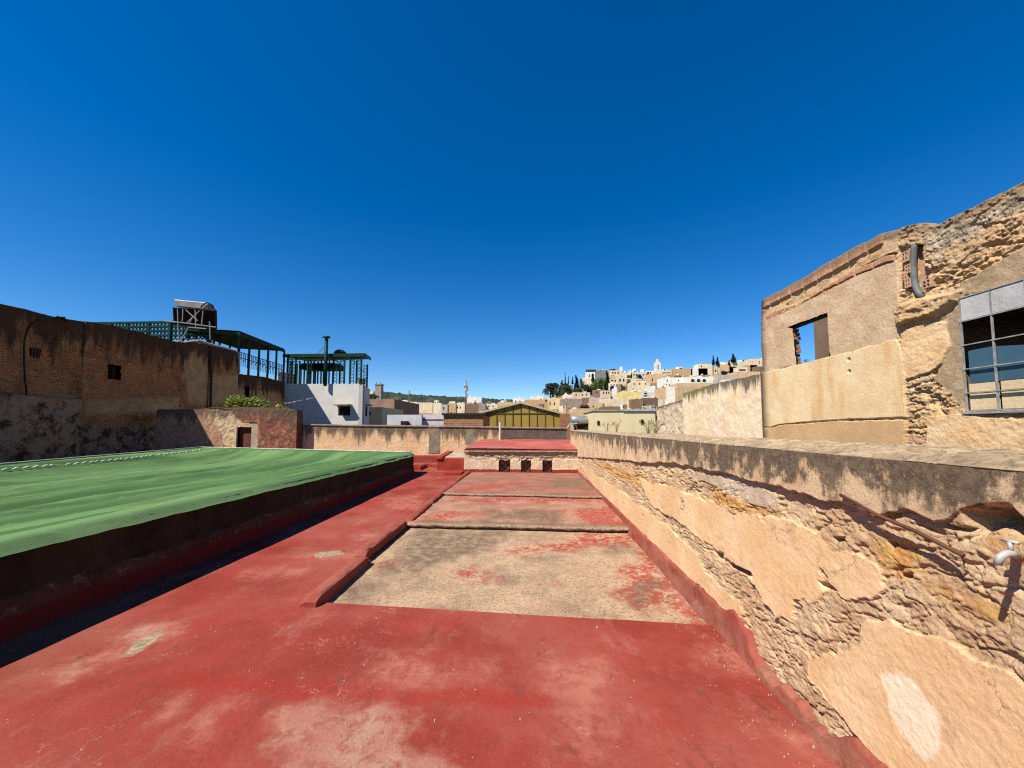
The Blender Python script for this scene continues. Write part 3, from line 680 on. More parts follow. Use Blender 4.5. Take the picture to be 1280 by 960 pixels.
    MB().box(FX + .10, 8.6, .4, 5.1, 3.9, 3.98).build('ceiling', M_in, root); MB().box(FX + .1, 8.6, .4, 5.1, .15, .2).build('floor', M_in, root)
    MB().bar((FX + .5, wl - .05, wz1 - .1), (FX + .9, wl - .9, wz0 + .2), .035).build('timber', simple('old_timber', (.20, .13, .08), .9), root)
    # steel lattice window
    win = thing('x', '', '') if False else None
    M_frame = simple('grey_window_steel', (.40, .40, .42), .55, .2, .3, 12)
    f = MB(); bx = FX - .005
    cols = [at(p, 440, X=FX).y for p in (1203.7, 1242.8)]; dc = cols[0] - cols[1]
    rows = [at(1203.7, p, X=FX).z for p in (372, 402, 432, 462, 492, 514)]
    ncol = 5; yc = [cols[0] - dc * i for i in range(ncol + 1)]
    for i, yy in enumerate(yc): f.box(bx - .002, bx + .016, yy - .006, yy + .006, rows[-1] - .012, rows[0] + .012)
    for i, r in enumerate(rows): f.box(bx - .005, bx + .014, yc[-1] - .014, yc[0] + .014, r - .006, r + .006)
    f.box(bx - .03, bx + .05, yc[-1] - .03, yc[0] + .03, rows[-1] - .035, rows[-1] - .012)
    fr = f.build('window', M_frame, root)
    tag(fr, 'grey steel lattice window with blue lower panes')
    M_sheet = stained('painted_sheet', (.50, .50, .52), (.42, .42, .44), (.2, .17, .14), .5, bscale=3)
    M_card = stained('cream_board', (.66, .54, .36), (.60, .48, .31), (.3, .22, .14), .4, bscale=3)
    g = NT('blue_glass', .08, .5); M_glass = g.done((.05, .115, .175))
    for i in range(ncol):
        MB().box(bx + .003, bx + .012, yc[i + 1] + .012, yc[i] - .012, rows[1] + .011, rows[0] - .011).build('pane', M_sheet, fr)
        if i != 3:
            q = .03 if i == 0 else 0
            P = [(bx + .030, yc[i + 1], rows[4] + .11), (bx + .030, yc[i] - q, rows[4] + .11), (bx + .030, yc[i] - q, rows[2] - .07), (bx + .030, yc[i + 1] + (.02 if i == 1 else 0), rows[2] - (.11 if i == 1 else .055))]
            MB().prism(P, (.006, 0, 0)).build('glass_pane', M_glass, fr)
        for r0, r1 in ((4, 3.55), (5, 4)):
            zt = rows[4] + .105 if r1 == 3.55 else rows[4] - .011
            MB().box(bx + .033, bx + .045, yc[i + 1] + .012, yc[i] - .012, rows[r0] + .011, zt).build('board', M_card, fr)
    # conduit and the broken bricks beside it
    pc = [at(*Z6(q), X=FX + .02) for q in [(603, 243), (600, 262), (597, 300), (599, 350), (606, 390), (617, 413), (634, 428)]]
    P2 = [pc[0] + Vector((.04, 0, .02))] + pc
    MB().tube(P2, .036, 12).build('conduit', simple('grey_plastic', (.17, .18, .20), .45), root, True)
    b = MB()
    for (qx, qy, w, h) in ((572, 285, .055, .14), (582, 328, .05, .12), (570, 354, .05, .10), (582, 378, .05, .12), (648, 380, .07, .11)):
        c = at(*Z6((qx, qy)), X=FX); y0, y1, z0, z1 = c.y - w * .8, c.y + w * .8, c.z - h * .5, c.z + h * .5; t = .014
        for k in range(3): yy = y0 + (y1 - y0 - t) * k / 2; b.box(FX - .02, FX + .1, yy, yy + t, z0, z1)
        for k in range(3): zz_ = z0 + (z1 - z0 - t) * k / 2; b.box(FX - .019, FX + .1, y0 + .001, y1 - .001, zz_, zz_ + t)
    (b.box(FX + .101, FX + .12, at(*Z6((628, 380)), X=FX).y, at(*Z6((552, 380)), X=FX).y, at(*Z6((600, 430)), X=FX).z, at(*Z6((600, 250)), X=FX).z)).build('hollow_brick', simple('pale_brick', (.56, .36, .25), .9, 0, .3, 20, .4, 50), root)
ruined_house()
# ---- garden walls that run on from it
def long_wall(name, label, X, y0, y1, topP, zb, cols, stain_len, seed, mossP=None, th=.3, rough=.01, n=170, mz=90):
    ys = np.linspace(y0, y1, n); zs = np.linspace(0, 1, mz)
    ty = np.array([p[0] for p in topP]); tz = np.array([p[1] for p in topP]); o = np.argsort(ty)
    top = np.interp(ys, ty[o], tz[o]) + .05 * (fbm(ys * 3, ys * 0, 4, seed) - .5)
    U = ys[:, None] * np.ones((1, mz)); Z = zb + (top[:, None] - zb) * zs[None]
    off = rough * 4 * (fbm(U * 1.5, Z * 1.5, 3, seed + 1) - .5) + rough * 2 * (fbm(U * 8, Z * 8, 5, seed + 2) - .5)
    V = np.stack([X - off, U, Z], -1)
    e = np.stack([np.full(n, X + th), ys, top + .02], -1)[:, None]; e2 = e.copy(); e2[..., 2] = zb
    V = np.concatenate([V, e, e2], 1); m = mz + 2
    topd = np.concatenate([top[:, None] - Z, np.full((n, 2), -.05)], 1)
    for s in (0, -1):
        pass
    cap = []
    nn = NT(name + '_plaster', .92, .15)
    c = nn.two(cols[0], cols[1], 1.3); c = nn.mix(nn.ss(nn.noise(.7, 6, .65), .5, .7, 0, .7), c, cols[2])
    c = nn.mix(nn.ss(nn.noise(9, 7, .75), .6, .75, 0, .5), c, cols[3])
    dk = nn.add(nn.attr('top'), nn.mul(nn.add(nn.noise(1, 6, .72, nn.map((5.5, 5.5, .5))), -.42), -stain_len * 5.5))
    c = nn.mix(nn.mul(nn.ss(dk, -.02, .16, 1, 0), .92), c, nn.mix(nn.edge('moss', .3, 3, .15), (.12, .10, .08), (.17, .135, .045)))
    mat = nn.done(c, nn.bump(nn.noise(14, 8, .7), .28, .03))
    moss = np.full(V.shape[:2], -9.)
    if mossP: moss = sdpoly(V[..., 1], V[..., 2], mossP)
    root = thing(name, label, 'wall', (X, y0, 0))
    Vf = V.reshape(-1, 3); Fc = gridfaces(n, m, flip=True).tolist(); Fc += [tuple(range(m)), tuple(range((n - 1) * m, n * m))[::-1]]
    mesh('wall', Vf, Fc, mat, root, attrs=dict(top=topd, moss=moss), smooth=False)
    return root
yE = at(953, 450, X=FX).y
xp = lambda P: [(at(*p, X=FX).y, at(*p, X=FX).z) for p in P]
w1 = xp([(953, 467), (930, 472), (900, 478), (880, 484), (853, 492)])
long_wall('boundary_wall', 'cream boundary wall streaked black along its top, between the ruined house and the hillside', FX, yE + .01, at(853.5, 500, X=FX).y, w1, -.5,
          [(.84, .70, .52), (.82, .63, .42), (.82, .74, .62), (.60, .50, .40)], .28, 301,
          [(at(840, 480, X=FX).y, 2.0), (at(882, 480, X=FX).y, 2.0), (at(886, 500, X=FX).y, 3.4), (at(840, 500, X=FX).y, 3.4)], n=220)
w2 = xp([(853, 499), (840, 503), (820, 509)])
long_wall('rubble_wall', 'rough grey rubble wall beyond the streaked boundary wall', FX + .05, at(853, 500, X=FX).y + .01, at(819, 510, X=FX).y, w2, -.5,
          [(.58, .46, .34), (.66, .54, .42), (.46, .35, .26), (.36, .28, .20)], .05, 321, rough=.03)
MB().box(FX - .05, FX - .03, yE - .012, yE + .012, .3, 2.9).build('downpipe', simple('rusty_pipe', (.18, .11, .08), .8))
tag(bpy.data.objects['downpipe'], 'thin dark pipe in the joint where boundary wall and ruined house meet', 'pipe')
# ================================================================== LIGHT WELL and its green shade net
rimz = .69
LW = [Vector((PX, -3, 0)), Vector((PX, 12.9, 0)), Vector((-14.0, 15.6, 0)), Vector((-12.3, 8.95, 0)), Vector((-9.4, -3, 0))]
lw = thing('light_well', 'low mossy masonry kerb with its shade painted in, round the netted light well, red paint at its foot', 'light well', (PX, 6, 0))
def lw_wall():
    n_, m_ = 420, 44
    ys = np.linspace(-3, 12.9, n_); zs = np.linspace(-.04, rimz, m_); U, Z = np.meshgrid(ys, zs, indexing='ij')
    b0 = .30 + .10 * (fbm(U * .7, U * 0, 4, 401) - .5)
    off = .03 * (fbm(U * 1.3, Z * 2, 4, 402) - .5) + .012 * (fbm(U * 9, Z * 9, 4, 403) - .5) + .035 * sstep(.01, -.03, Z - b0) + .02 * np.exp(-np.clip(Z, 0, 1) / .05)
    V = np.stack([PX + off, U, Z], -1)
    V = np.concatenate([V, np.stack([np.full(n_, PX - .28), ys, np.full(n_, rimz)], -1)[:, None], np.stack([np.full(n_, PX - .28), ys, np.full(n_, -4.)], -1)[:, None]], 1)
    low = np.concatenate([b0 - Z, np.full((n_, 2), -1.)], 1)
    n = NT('mossy_shade_kerb', .93, .15)
    c = n.two((.045, .034, .022), (.025, .021, .014), 3); c = n.mix(n.ss(n.noise(1.3, 7, .75), .5, .7, 0, .7), c, (.075, .055, .035))  # moss tone, darkened to near black to hold the side's shade
    bl = n.two((.11, .055, .04), (.07, .035, .026), 2.5); bl = n.mix(n.ss(n.noise(5, 8, .78), .52, .66, 0, .8), bl, (.24, .18, .135))  # lower strip, its colour darkened for the shade too
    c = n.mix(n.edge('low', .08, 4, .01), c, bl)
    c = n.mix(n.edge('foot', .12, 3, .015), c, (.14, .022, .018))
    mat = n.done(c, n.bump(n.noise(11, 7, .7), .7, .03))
    Vf = V.reshape(-1, 3); m2 = m_ + 2
    Fc = gridfaces(n_, m2).tolist(); Fc += [tuple(range((n_ - 1) * m2, n_ * m2))[::-1]]
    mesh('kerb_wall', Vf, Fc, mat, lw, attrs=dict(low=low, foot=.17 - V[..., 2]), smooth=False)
    w = MB()
    def seg(a, b):
        d = (b - a).normalized(); nrm = Vector((-d.y, d.x, 0)) * .28
        P = [a, b, b + nrm, a + nrm]; w.hexa([Vector((p.x, p.y, -4)) for p in P] + [Vector((p.x, p.y, rimz)) for p in P])
    seg(LW[1] + Vector((-.29, 0, 0)), LW[2]); seg(LW[2], LW[3]); seg(LW[3], LW[4])
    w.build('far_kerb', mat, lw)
    for nm, val in (('low', -1.), ('foot', -1.)):
        pass
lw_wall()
def net():
    n_, m_ = 190, 300
    u = np.linspace(0, 1, n_)[:, None] * np.ones((1, m_)); v = (np.linspace(0, 1, m_) ** 1.25)[None, :] * np.ones((n_, 1))
    y_r = -2.9 + (12.95 + 2.9) * v
    rx = np.full_like(v, PX + .05)
    ly = -2.9 + (15.75 + 2.9) * v
    lx = np.interp(ly, [-3, 8.95, 15.75], [-9.45, -12.35, -14.05])
    x = rx * (1 - u) + lx * u; y = y_r * (1 - u) + ly * u
    z = rimz + .02 + 0 * x
    u2 = np.clip((u - .042) / .958, 0, 1)
    u3 = np.clip((.95 - u) / .95, 0, 1)
    bow = (1 - np.exp(-u2 / .10)) * (1 - np.exp(-u3 / .08))
    bow_v = 1 - np.exp(-np.clip(.972 - v, 0, 1) / .05)
    z = z + .025 - .36 * bow * bow_v * (.8 + .2 * np.sin(np.pi * np.clip(u, 0, 1)))
    # long folds drawn from the near left towards the far right corner
    d = (u * 1.0 + .35 * v ** 1.5)
    wob = fbm(v * 3, u * 2, 4, 501)
    fold = 1.6 * (.045 * (np.sin(d * 34 + 5 * wob) * .5 + .5) ** 2 + .03 * np.sin(d * 71 + 9 * wob + 1) + .02 * np.sin(v * 9 + u * 60 + 4 * wob))
    amp = bow * (.35 + .65 * fbm(u * 4 + 3, v * 3, 3, 502)) * bow_v
    z = z + fold * amp + .06 * (fbm(u * 5, v * 6, 4, 503) - .5) * bow * bow_v + .012 * (fbm(x * 6, y * 2, 4, 504) - .5)
    # edge pulled over the kerb, wavy hem
    over = sstep(.016, 0, u); z = z - over * (.09 + .02 * (fbm(v * 40, v * 0, 3, 505) - .3)); x = x + .03 * over
    z = z + .02 * (fbm(v * 60, u * 0, 3, 506) - .5) * np.exp(-u / .03)
    n = NT('shade_net', .85, .2)
    n.co = n.t.nodes.new('ShaderNodeTexCoord').outputs['Object']
    warp = n.add(n.attr('d'), n.mul(n.noise(.9, 4), .10))
    band = n.ss(n.noise(1.0, 3, .5, n.t.nodes.new('ShaderNodeCombineXYZ').outputs[0]), .4, .6)
    cx = n.t.nodes.new('ShaderNodeCombineXYZ'); n.t.links.new(n.mul(warp, 9.0), cx.inputs[0])
    band = n.ss(n.noise(1.0, 4, .6, cx.outputs[0]), .42, .60)
    c = n.mix(band, (.075, .175, .055), (.175, .325, .125))  # lighter bands stand in for bright folds
    c = n.mix(n.ss(n.noise(.6, 5, .6), .5, .68, 0, .55), c, (.10, .15, .045))
    cx2 = n.t.nodes.new('ShaderNodeCombineXYZ'); n.t.links.new(n.mul(warp, 60.0), cx2.inputs[0])
    c = n.mix(n.ss(n.noise(1.0, 3, .6, cx2.outputs[0]), .54, .66, 0, .65), c, (.26, .42, .20))  # pale streaks painted along the folds as highlights
    c = n.mix(n.ss(n.attr('u'), .004, .03, .6, 0), c, (.15, .27, .125))
    w = n.t.nodes.new('ShaderNodeTexWave'); n.t.links.new(n.co, w.inputs['Vector']); w.inputs['Scale'].default_value = 26; w.inputs['Distortion'].default_value = .6
    c = n.mix(n.mul(w.outputs['Fac'], .16), c, (.02, .08, .03))
    mat = n.done(c, n.bump(n.add(n.mul(w.outputs['Fac'], .2), n.noise(14, 5, .6)), .35, .012))
    tr = n.t.nodes.new('ShaderNodeBsdfTranslucent'); tr.inputs[0].default_value = (.07, .20, .06, 1)
    ms = n.t.nodes.new('ShaderNodeMixShader'); ms.inputs[0].default_value = .22
    out = n.t.nodes['Material Output']; n.t.links.new(n.b.outputs[0], ms.inputs[1]); n.t.links.new(tr.outputs[0], ms.inputs[2]); n.t.links.new(ms.outputs[0], out.inputs[0])
    t = thing('shade_net', 'green shade net sagging over the light well, laced along its far edge', 'net', (-8, 6, rimz))
    mesh('netting', np.stack([x, y, z], -1).reshape(-1, 3), gridfaces(n_, m_, flip=True), mat, t, attrs=dict(d=d, u=u, v=v), smooth=True)
    M_l = simple('white_cord', (.78, .80, .76), .8)
    mb = MB()
    # stitched lacing a little inside the left edge
    cnt = 0
    for k in range(46):
        vv = .44 + .50 * (k / 45) ** .9
        i = int((1 - .075) * (n_ - 1)); j = int(np.argmin(np.abs(v[0] - vv)))
        p = Vector((x[i, j], y[i, j], z[i, j] + .012)); q = Vector((x[i - 1, min(j + 1, m_ - 1)], y[i, j] + .10, z[i, j] + .014))
        if k in (17, 33): continue
        MB().tube([p, (p + q) / 2 + Vector((0, 0, .03)), q], .018, 6).build('lace_loop', M_l, t, True)
    zr = [Vector((x[2, j], y[2, j], z[2, j] + .006)) for j in range(0, m_, 3)]
    ze = [Vector((x[-1, j], y[-1, j], z[-1, j] + .02)) for j in range(0, m_, 3)] + [Vector((x[i, -1], y[i, -1], z[i, -1] + .02)) for i in range(n_ - 1, -1, -6)]
    MB().tube(ze, .022, 6).build('hem', simple('pale_hem', (.45, .52, .42), .8), t, True)
net()
# ================================================================== FAR END: roof box, back wall, steps, hut
M_concrete = stained('old_concrete', (.44, .36, .28), (.36, .29, .22), (.10, .085, .07), .7, bscale=2)
def yp(P, Y): 
    r = [at(*p, Y=Y) for p in P]; return [(q.x, q.z) for q in r]
def skin_y(name, parent, Y, x0, x1, zb, topf, bumpf, mat, attrs, n=160, m=80, keepf=None, th=.25, yf=None):
    """a wall facing the camera (-Y) with relief; attrs: name -> function(x, z, topdist)"""
    xs = np.linspace(x0, x1, n); top = topf(xs)
    U = xs[:, None] * np.ones((1, m)); Z = zb + (top[:, None] - zb) * np.linspace(0, 1, m)[None]
    off = bumpf(U, Z); Yb = Y if yf is None else yf(U)
    V = np.stack([U, Yb - off, Z], -1)
    yb = (Y + th) * np.ones(n) if yf is None else yf(xs) + th
    V = np.concatenate([V, np.stack([xs, yb, top], -1)[:, None], np.stack([xs, yb, np.full(n, zb)], -1)[:, None]], 1)
    A = {}
    for k, fn in attrs.items():
        a = fn(U, Z, top[:, None] - Z); A[k] = np.concatenate([a, np.repeat(a[:, -1:], 2, 1)], 1)
    keep = None
    mm = m + 2
    if keepf is not None:
        dead = keepf(U, Z); dd = dead[:-1, :-1] & dead[1:, :-1] & dead[:-1, 1:] & dead[1:, 1:]
        keep = np.concatenate([~dd, np.ones((n - 1, 2), bool)], 1)
    Fc = gridfaces(n, mm, keep, flip=False).tolist(); Fc += [tuple(range(mm))[::-1], tuple(range((n - 1) * mm, n * mm))]
    return mesh(name, V.reshape(-1, 3), Fc, mat, parent, attrs=A, smooth=False)
# roof box with three lattice openings
BY = at(581, 591, Z=.08).y
rb = thing('roof_vent_box', 'flat red-topped masonry box with three latticed openings at the far end of the terrace', 'roof vent', (0, BY, 0))
bx0 = at(580, 575, Y=BY).x; bx1 = WX + .05
bz0 = at(600, 562, Y=BY).z; bz1 = at(720, 562, Y=BY).z
ops = []
for a, b in ((765, 830), (888, 945), (1005, 1062)):
    p0 = at(*Z3((a, 685)), Y=BY); p1 = at(*Z3((b, 765)), Y=BY); ops.append((p0.x, p1.x, max(.12, p1.z), p0.z))
def rb_bump(x, z):
    o = .012 * (fbm(x * 4, z * 4, 4, 601) - .5) + .012 * (fbm(x * 15, z * 15, 4, 602) - .5)
    cr = z - (bz0 - .30 + .10 * (fbm(x * 1.7, x * 0, 4, 603) - .5) + .0 * x)
    w = sstep(-.01, .03, cr) * sstep(bx0 + .05, bx0 + .4, x)
    slab = sstep(-.01, .015, z - (bz0 - .085))
    o = o + w * (-.045 + .06 * fbm(x * 9, z * 12, 4, 604)) * (1 - slab) + slab * (.06 + .02 * (fbm(x * 9, z * 3, 4, 605) - .5))
    lin = np.zeros_like(x)
    for a, b, c, d in ops: lin = np.maximum(lin, sstep(.09, .02, np.maximum(np.abs(x - (a + b) / 2) - (b - a) / 2, z - d)) * sstep(0, .05, z - d + .06))
    return o - .09 * lin * fbm(x * 14, z * 14, 4, 606)
def rb_open(x, z):
    d = np.zeros(x.shape, bool)
    for a, b, c, e in ops:
        w = .02 * (fbm(z * 12, x * 0, 3, 607) - .5); d |= (x > a + w) & (x < b + w) & (z > c) & (z < e + .02 * (fbm(x * 9, x * 0, 3, 608) - .5))
    return d
nn = NT('box_plaster', .92, .15)
c = nn.two((.62, .46, .32), (.70, .55, .41), 3); c = nn.mix(nn.ss(nn.noise(1, 6, .7, nn.map((7, 7, 1.5))), .5, .68, 0, .6), c, (.33, .27, .20))
c = nn.mix(nn.edge('crumb', .10, 6, .02), c, nn.two((.46, .35, .25), (.32, .25, .18), 9))
c = nn.mix(nn.edge('foot', .04, 12, .006), c, (.26, .045, .036)); c = nn.mix(nn.edge('lip', .02, 9, .008), c, nn.mix(nn.ss(nn.noise(9, 6, .7), .45, .6), (.30, .05, .042), (.24, .18, .13)))
M_rb = nn.done(c, nn.bump(nn.noise(20, 7, .7), .8, .02))
skin_y('wall', rb, BY, bx0, bx1, -.05, lambda x: bz0 + 0 * x, rb_bump, M_rb,
       dict(crumb=lambda x, z, t: np.minimum(.30 + .12 * (fbm(x * 1.7, x * 0, 4, 603) - .5) - t, x - bx0 - .15), foot=lambda x, z, t: .20 - z + .03 * (fbm(x * 5, x * 0, 3, 609) - .5), lip=lambda x, z, t: .035 - t), n=300, m=110, keepf=rb_open, th=.16)
M_lat = simple('rusty_lattice', (.06, .032, .026), .9)
for a, b, c_, d in ops:
    g = MB(); s = .21; yy = BY + .05
    k = -20
    W_, H_ = b - a, d - c_
    for sgn in (1, -1):
        t = -H_
        while t < W_ + H_:
            P0 = Vector((t, 0)); pts = []
            x0_, z0_, x1_, z1_ = t, 0.0, t + H_, H_
            if sgn < 0: x0_, x1_ = x1_, x0_
            # clip to the opening
            def cl(xa, za, xb, zb_):
                ta, tb = 0., 1.; dx = xb - xa
                for lo, hi in ((0, W_),):
                    if abs(dx) > 1e-9:
                        t1, t2 = (lo - xa) / dx, (hi - xa) / dx; t1, t2 = min(t1, t2), max(t1, t2); ta, tb = max(ta, t1), min(tb, t2)
                return (xa + dx * ta, za + (zb_ - za) * ta, xa + dx * tb, za + (zb_ - za) * tb) if tb - ta > .02 else None
            q = cl(x0_, z0_, x1_, z1_)
            if q: g.bar((a + q[0], yy + .012 * sgn, c_ + q[1]), (a + q[2], yy + .012 * sgn, c_ + q[3]), .020, .02, up=(0, 1, 0))
            t += s
    for xx in (a + .01, b - .01): g.box(xx - .012, xx + .012, yy - .03, yy + .03, c_, d)
    g.box(a, b, yy - .03, yy + .03, c_ - .01, c_ + .015)
    g.build('lattice', M_lat, rb)
def box_top():
    n_, m_ = 120, 120; u = np.linspace(0, 1, n_)[:, None] * np.ones((1, m_)); v = np.linspace(0, 1, m_)[None] * np.ones((n_, 1))
    x = bx0 - .02 + (bx1 - bx0 + .04) * u; y = BY - .07 + (17.0 - BY) * v
    z = bz0 + .012 + (1.04 - bz0) * v + .03 * np.abs(np.sin(y * 3.1 + .4 * np.sin(x))) ** 3 + .03 * (fbm(x * 2, y * 2, 4, 611) - .5)
    n = NT('red_roof_screed', .7, .25)
    c = n.two((.40, .075, .06), (.46, .12, .095), 1.5); c = n.mix(n.ss(n.noise(2.5, 7, .7, n.map((.6, 2.2, 1))), .5, .66, 0, .8), c, (.33, .19, .15))
    c = n.mix(n.ss(n.noise(1.2, 7, .75, n.map((.35, 2.4, 1), loc=(3, 3, 0))), .50, .62, 0, .85), c, (.13, .07, .055))
    mat = n.done(c, n.bump(n.noise(16, 6, .7), .5, .02))
    mesh('roof', np.stack([x, y, z], -1).reshape(-1, 3), gridfaces(n_, m_), mat, rb, smooth=True)
    MB().box(bx0 + .02, bx1, BY + .2, 17, -.2, bz0 - .02).build('core', simple('dark_inside', (.03, .022, .018), .95), rb) if False else None
    s = MB(); s.hexa([(bx0, BY + .01, -.1), (bx0 + .16, BY + .01, -.1), (bx0 + .16, 17, -.1), (bx0, 17, -.1), (bx0, BY + .01, bz0 - .005), (bx0 + .16, BY + .01, bz0 - .005), (bx0 + .16, 17, 1.02), (bx0, 17, 1.02)])
    s.build('side_wall', M_rb, rb)
    for k in ('crumb', 'foot', 'lip'):
        pass
box_top()
# attributes missing on plain pieces read as 0; give them far-off distances
def fill_attr(o, names, val=-5.):
    for k in names:
        if k not in o.data.attributes:
            a = o.data.attributes.new(k, 'FLOAT', 'POINT'); a.data.foreach_set('value', np.full(len(o.data.vertices), val, dtype=np.float32))
for o in list(COL.objects):
    if o.type == 'MESH':
        if o.name.startswith('side_wall'): fill_attr(o, ('crumb', 'foot', 'lip'))
        if o.name.startswith('far_kerb'): fill_attr(o, ('low', 'foot'))
# back wall
PYW = 17.0
btop = yp([(355, 529.5), (450, 531), (560, 532), (640, 533.5), (715, 534.5)], PYW)
btx = np.array([p[0] for p in btop]); btz = np.array([p[1] for p in btop])
bw = thing('back_wall', 'low back wall stained black along its coping, closing the far end of the terrace', 'wall', (0, PYW, 0))
nn = NT('back_plaster', .92, .15)
c = nn.two((.66, .43, .25), (.72, .52, .33), 1.2); c = nn.mix(nn.ss(nn.noise(5, 6, .7), .5, .7, 0, .5), c, (.62, .50, .37))
st = nn.add(nn.attr('top'), nn.mul(nn.add(nn.noise(1, 6, .7, nn.map((3.5, 3.5, .5))), -.36), -2.6))
c = nn.mix(nn.mul(nn.ss(st, -.1, .40, 1, 0), .93), c, nn.two((.135, .105, .08), (.085, .07, .055), 4))
c = nn.mix(nn.edge('grey', .12, 3, .03), c, nn.two((.27, .22, .17), (.20, .165, .13), 4))
c = nn.mix(nn.edge('black', .25, 2.5, .06), c, nn.two((.10, .08, .068), (.14, .11, .09), 3))
c = nn.mix(nn.edge('cop', .01, 9, .008), c, nn.two((.40, .34, .28), (.28, .23, .19), 8))
M_bw = nn.done(c, nn.bump(nn.noise(12, 7, .7), .6, .03))
gp = yp([Z3(q) for q in ((380, 500), (440, 500), (440, 650), (378, 650))], PYW); gp2 = yp([Z3(q) for q in ((585, 510), (620, 510), (640, 600), (580, 600))], PYW)
kp = yp([Z3(q) for q in ((775, 480), (1200, 480), (1200, 600), (775, 600))], PYW)
skin_y('wall', bw, PYW, -13.2, WX + .01, -.1, lambda x: np.interp(x, btx, btz) + .02 * (fbm(x * 2, x * 0, 4, 621) - .5),
       lambda x, z: .02 * (fbm(x * 2, z * 2, 4, 622) - .5) + .012 * (fbm(x * 11, z * 11, 3, 623) - .5) + .02 * sstep(-.01, .01, np.maximum(sdpoly(x, z, gp), 0 * x - 9)) + .04 * sstep(1.50, 1.53, z - np.interp(x, btx, btz) + 1.6),
       M_bw, dict(top=lambda x, z, t: t, grey=lambda x, z, t: np.maximum(sdpoly(x, z, gp), sdpoly(x, z, gp2)), black=lambda x, z, t: sdpoly(x, z, kp), cop=lambda x, z, t: .045 - t), n=420, m=70, th=.3)
# raised landing, red steps and loose kerb
q0 = at(*Z3((275, 690)), Z=.22)
ls = MB(); a0 = at(510, 569, Y=16.4); 
ls.box(-14, bx0 + .02, 16.35, 16.98, -.05, .36)
ls.build('step', M_red); o = bpy.data.objects['step']; fill_attr(o, ('fade', 'tan', 'bare', 'deep', 'dirt')); tag(o, kind='structure')
M_redflat = simple('red_paint', (.35, .052, .038), .65, 0, .3, 3, .4, 30)
ya = at(*Z3((425, 725)), Z=.06).y
ya = 13.75
xa = at(*Z3((425, 700)), Y=ya).x; xb = at(*Z3((465, 700)), Y=ya).x
za = at(*Z3((450, 676)), Y=ya).z
hb = thing('roof_hatch', 'red-painted hatch box with a worn sloping top, left of the latticed roof box', 'hatch', (xa, ya, 0))
yb_ = 15.6; zb_ = at(*Z3((520, 640)), Y=yb_).z
xc = bx0 - .02
MB().hexa([(xa, ya, 0), (xc, ya, 0), (xc, yb_, 0), (xa, yb_, 0), (xa, ya, za), (xc, ya, za), (xc, yb_, zb_), (xa, yb_, zb_)]).build('box', M_redflat, hb)
MB().hexa([(xa + .22, ya + .2, za - .05), (xc, ya + .2, za - .05), (xc, yb_ - .02, zb_ - .05), (xa + .22, yb_ - .02, zb_ - .05), (xa + .22, ya + .2, za + .03), (xc, ya + .2, za + .03), (xc, yb_ - .02, zb_ + .015), (xa + .22, yb_ - .02, zb_ + .015)]).build('lid', M_concrete, hb)
MB().hexa([(xa - .02, ya - .05, za - .02), (xa + .2, ya - .05, za - .02), (xa + .2, yb_, zb_ - .02), (xa - .02, yb_, zb_ - .02), (xa - .02, ya - .05, za + .07), (xa + .2, ya - .05, za + .07), (xa + .2, yb_, zb_ + .05), (xa - .02, yb_, zb_ + .05)]).build('rim', M_redflat, hb)
p0 = at(*Z3((455, 772)), Z=.02); p1 = at(*Z3((580, 745)), Z=.12)
tag(MB().box(at(*Z3((462, 772)), Z=.0).x, bx0 - .02, p0.y, p0.y + .5, -.02, .13).build('low_step', M_redflat), kind='structure')
pr = [at(*Z3(q), Z=.14) for q in ((318, 728), (350, 716), (388, 708))]
tag(MB().tube([p - Vector((0, 0, .06)) for p in pr], [.12, .14, .11], 9).build('kerb_stump', M_redflat, smooth=False), 'broken stump of red kerb lying before the hatch box', 'kerb')
tag(MB().box(-14, at(*Z3((480, 700)), Z=.1).x, 14.6, 15.0, -.02, .16).build('low_kerb', M_redflat), kind='structure')
# post on the box roof
pp = at(*Z3((773, 572)), Y=16.6); pt = at(*Z3((773, 476)), Y=16.6)
tag(MB().tube([pp - Vector((0, 0, .1)), pt], .045, 10).build('vent_pipe', simple('white_pipe', (.66, .66, .62), .6)), 'short white pipe standing on the red roof of the latticed box', 'pipe')
# ground sheet under everything on this level
tag(MB().box(-4.05, WX, 12.9, 17.2, -.5, -.03).box(-17, -4.0, 13.3, 17.2, -.5, -.03).build('roof_deck', M_red), kind='structure')
o = bpy.data.objects['roof_deck']; fill_attr(o, ('fade', 'tan', 'bare', 'deep', 'dirt'))
def deck2():
    xs = np.linspace(-14, bx0 + .05, 120); ys = np.linspace(12.6, 16.4, 60); X, Y = np.meshgrid(xs, ys, indexing='ij'); f = np.full(X.shape, -9.)
    keep = ~((X < -4.05) & (Y < 13.2))
    k = keep[:-1, :-1] & keep[1:, 1:]
    tag(mesh('landing', np.stack([X, Y, .034 + .05 * sstep(12.6, 16, Y) + .01 * fbm(X, Y, 2, 3)], -1).reshape(-1, 3), gridfaces(120, 60, k), M_red, attrs=dict(fade=f + 8.9, tan=f, bare=f, deep=f, dirt=f), smooth=True), kind='structure')
deck2()
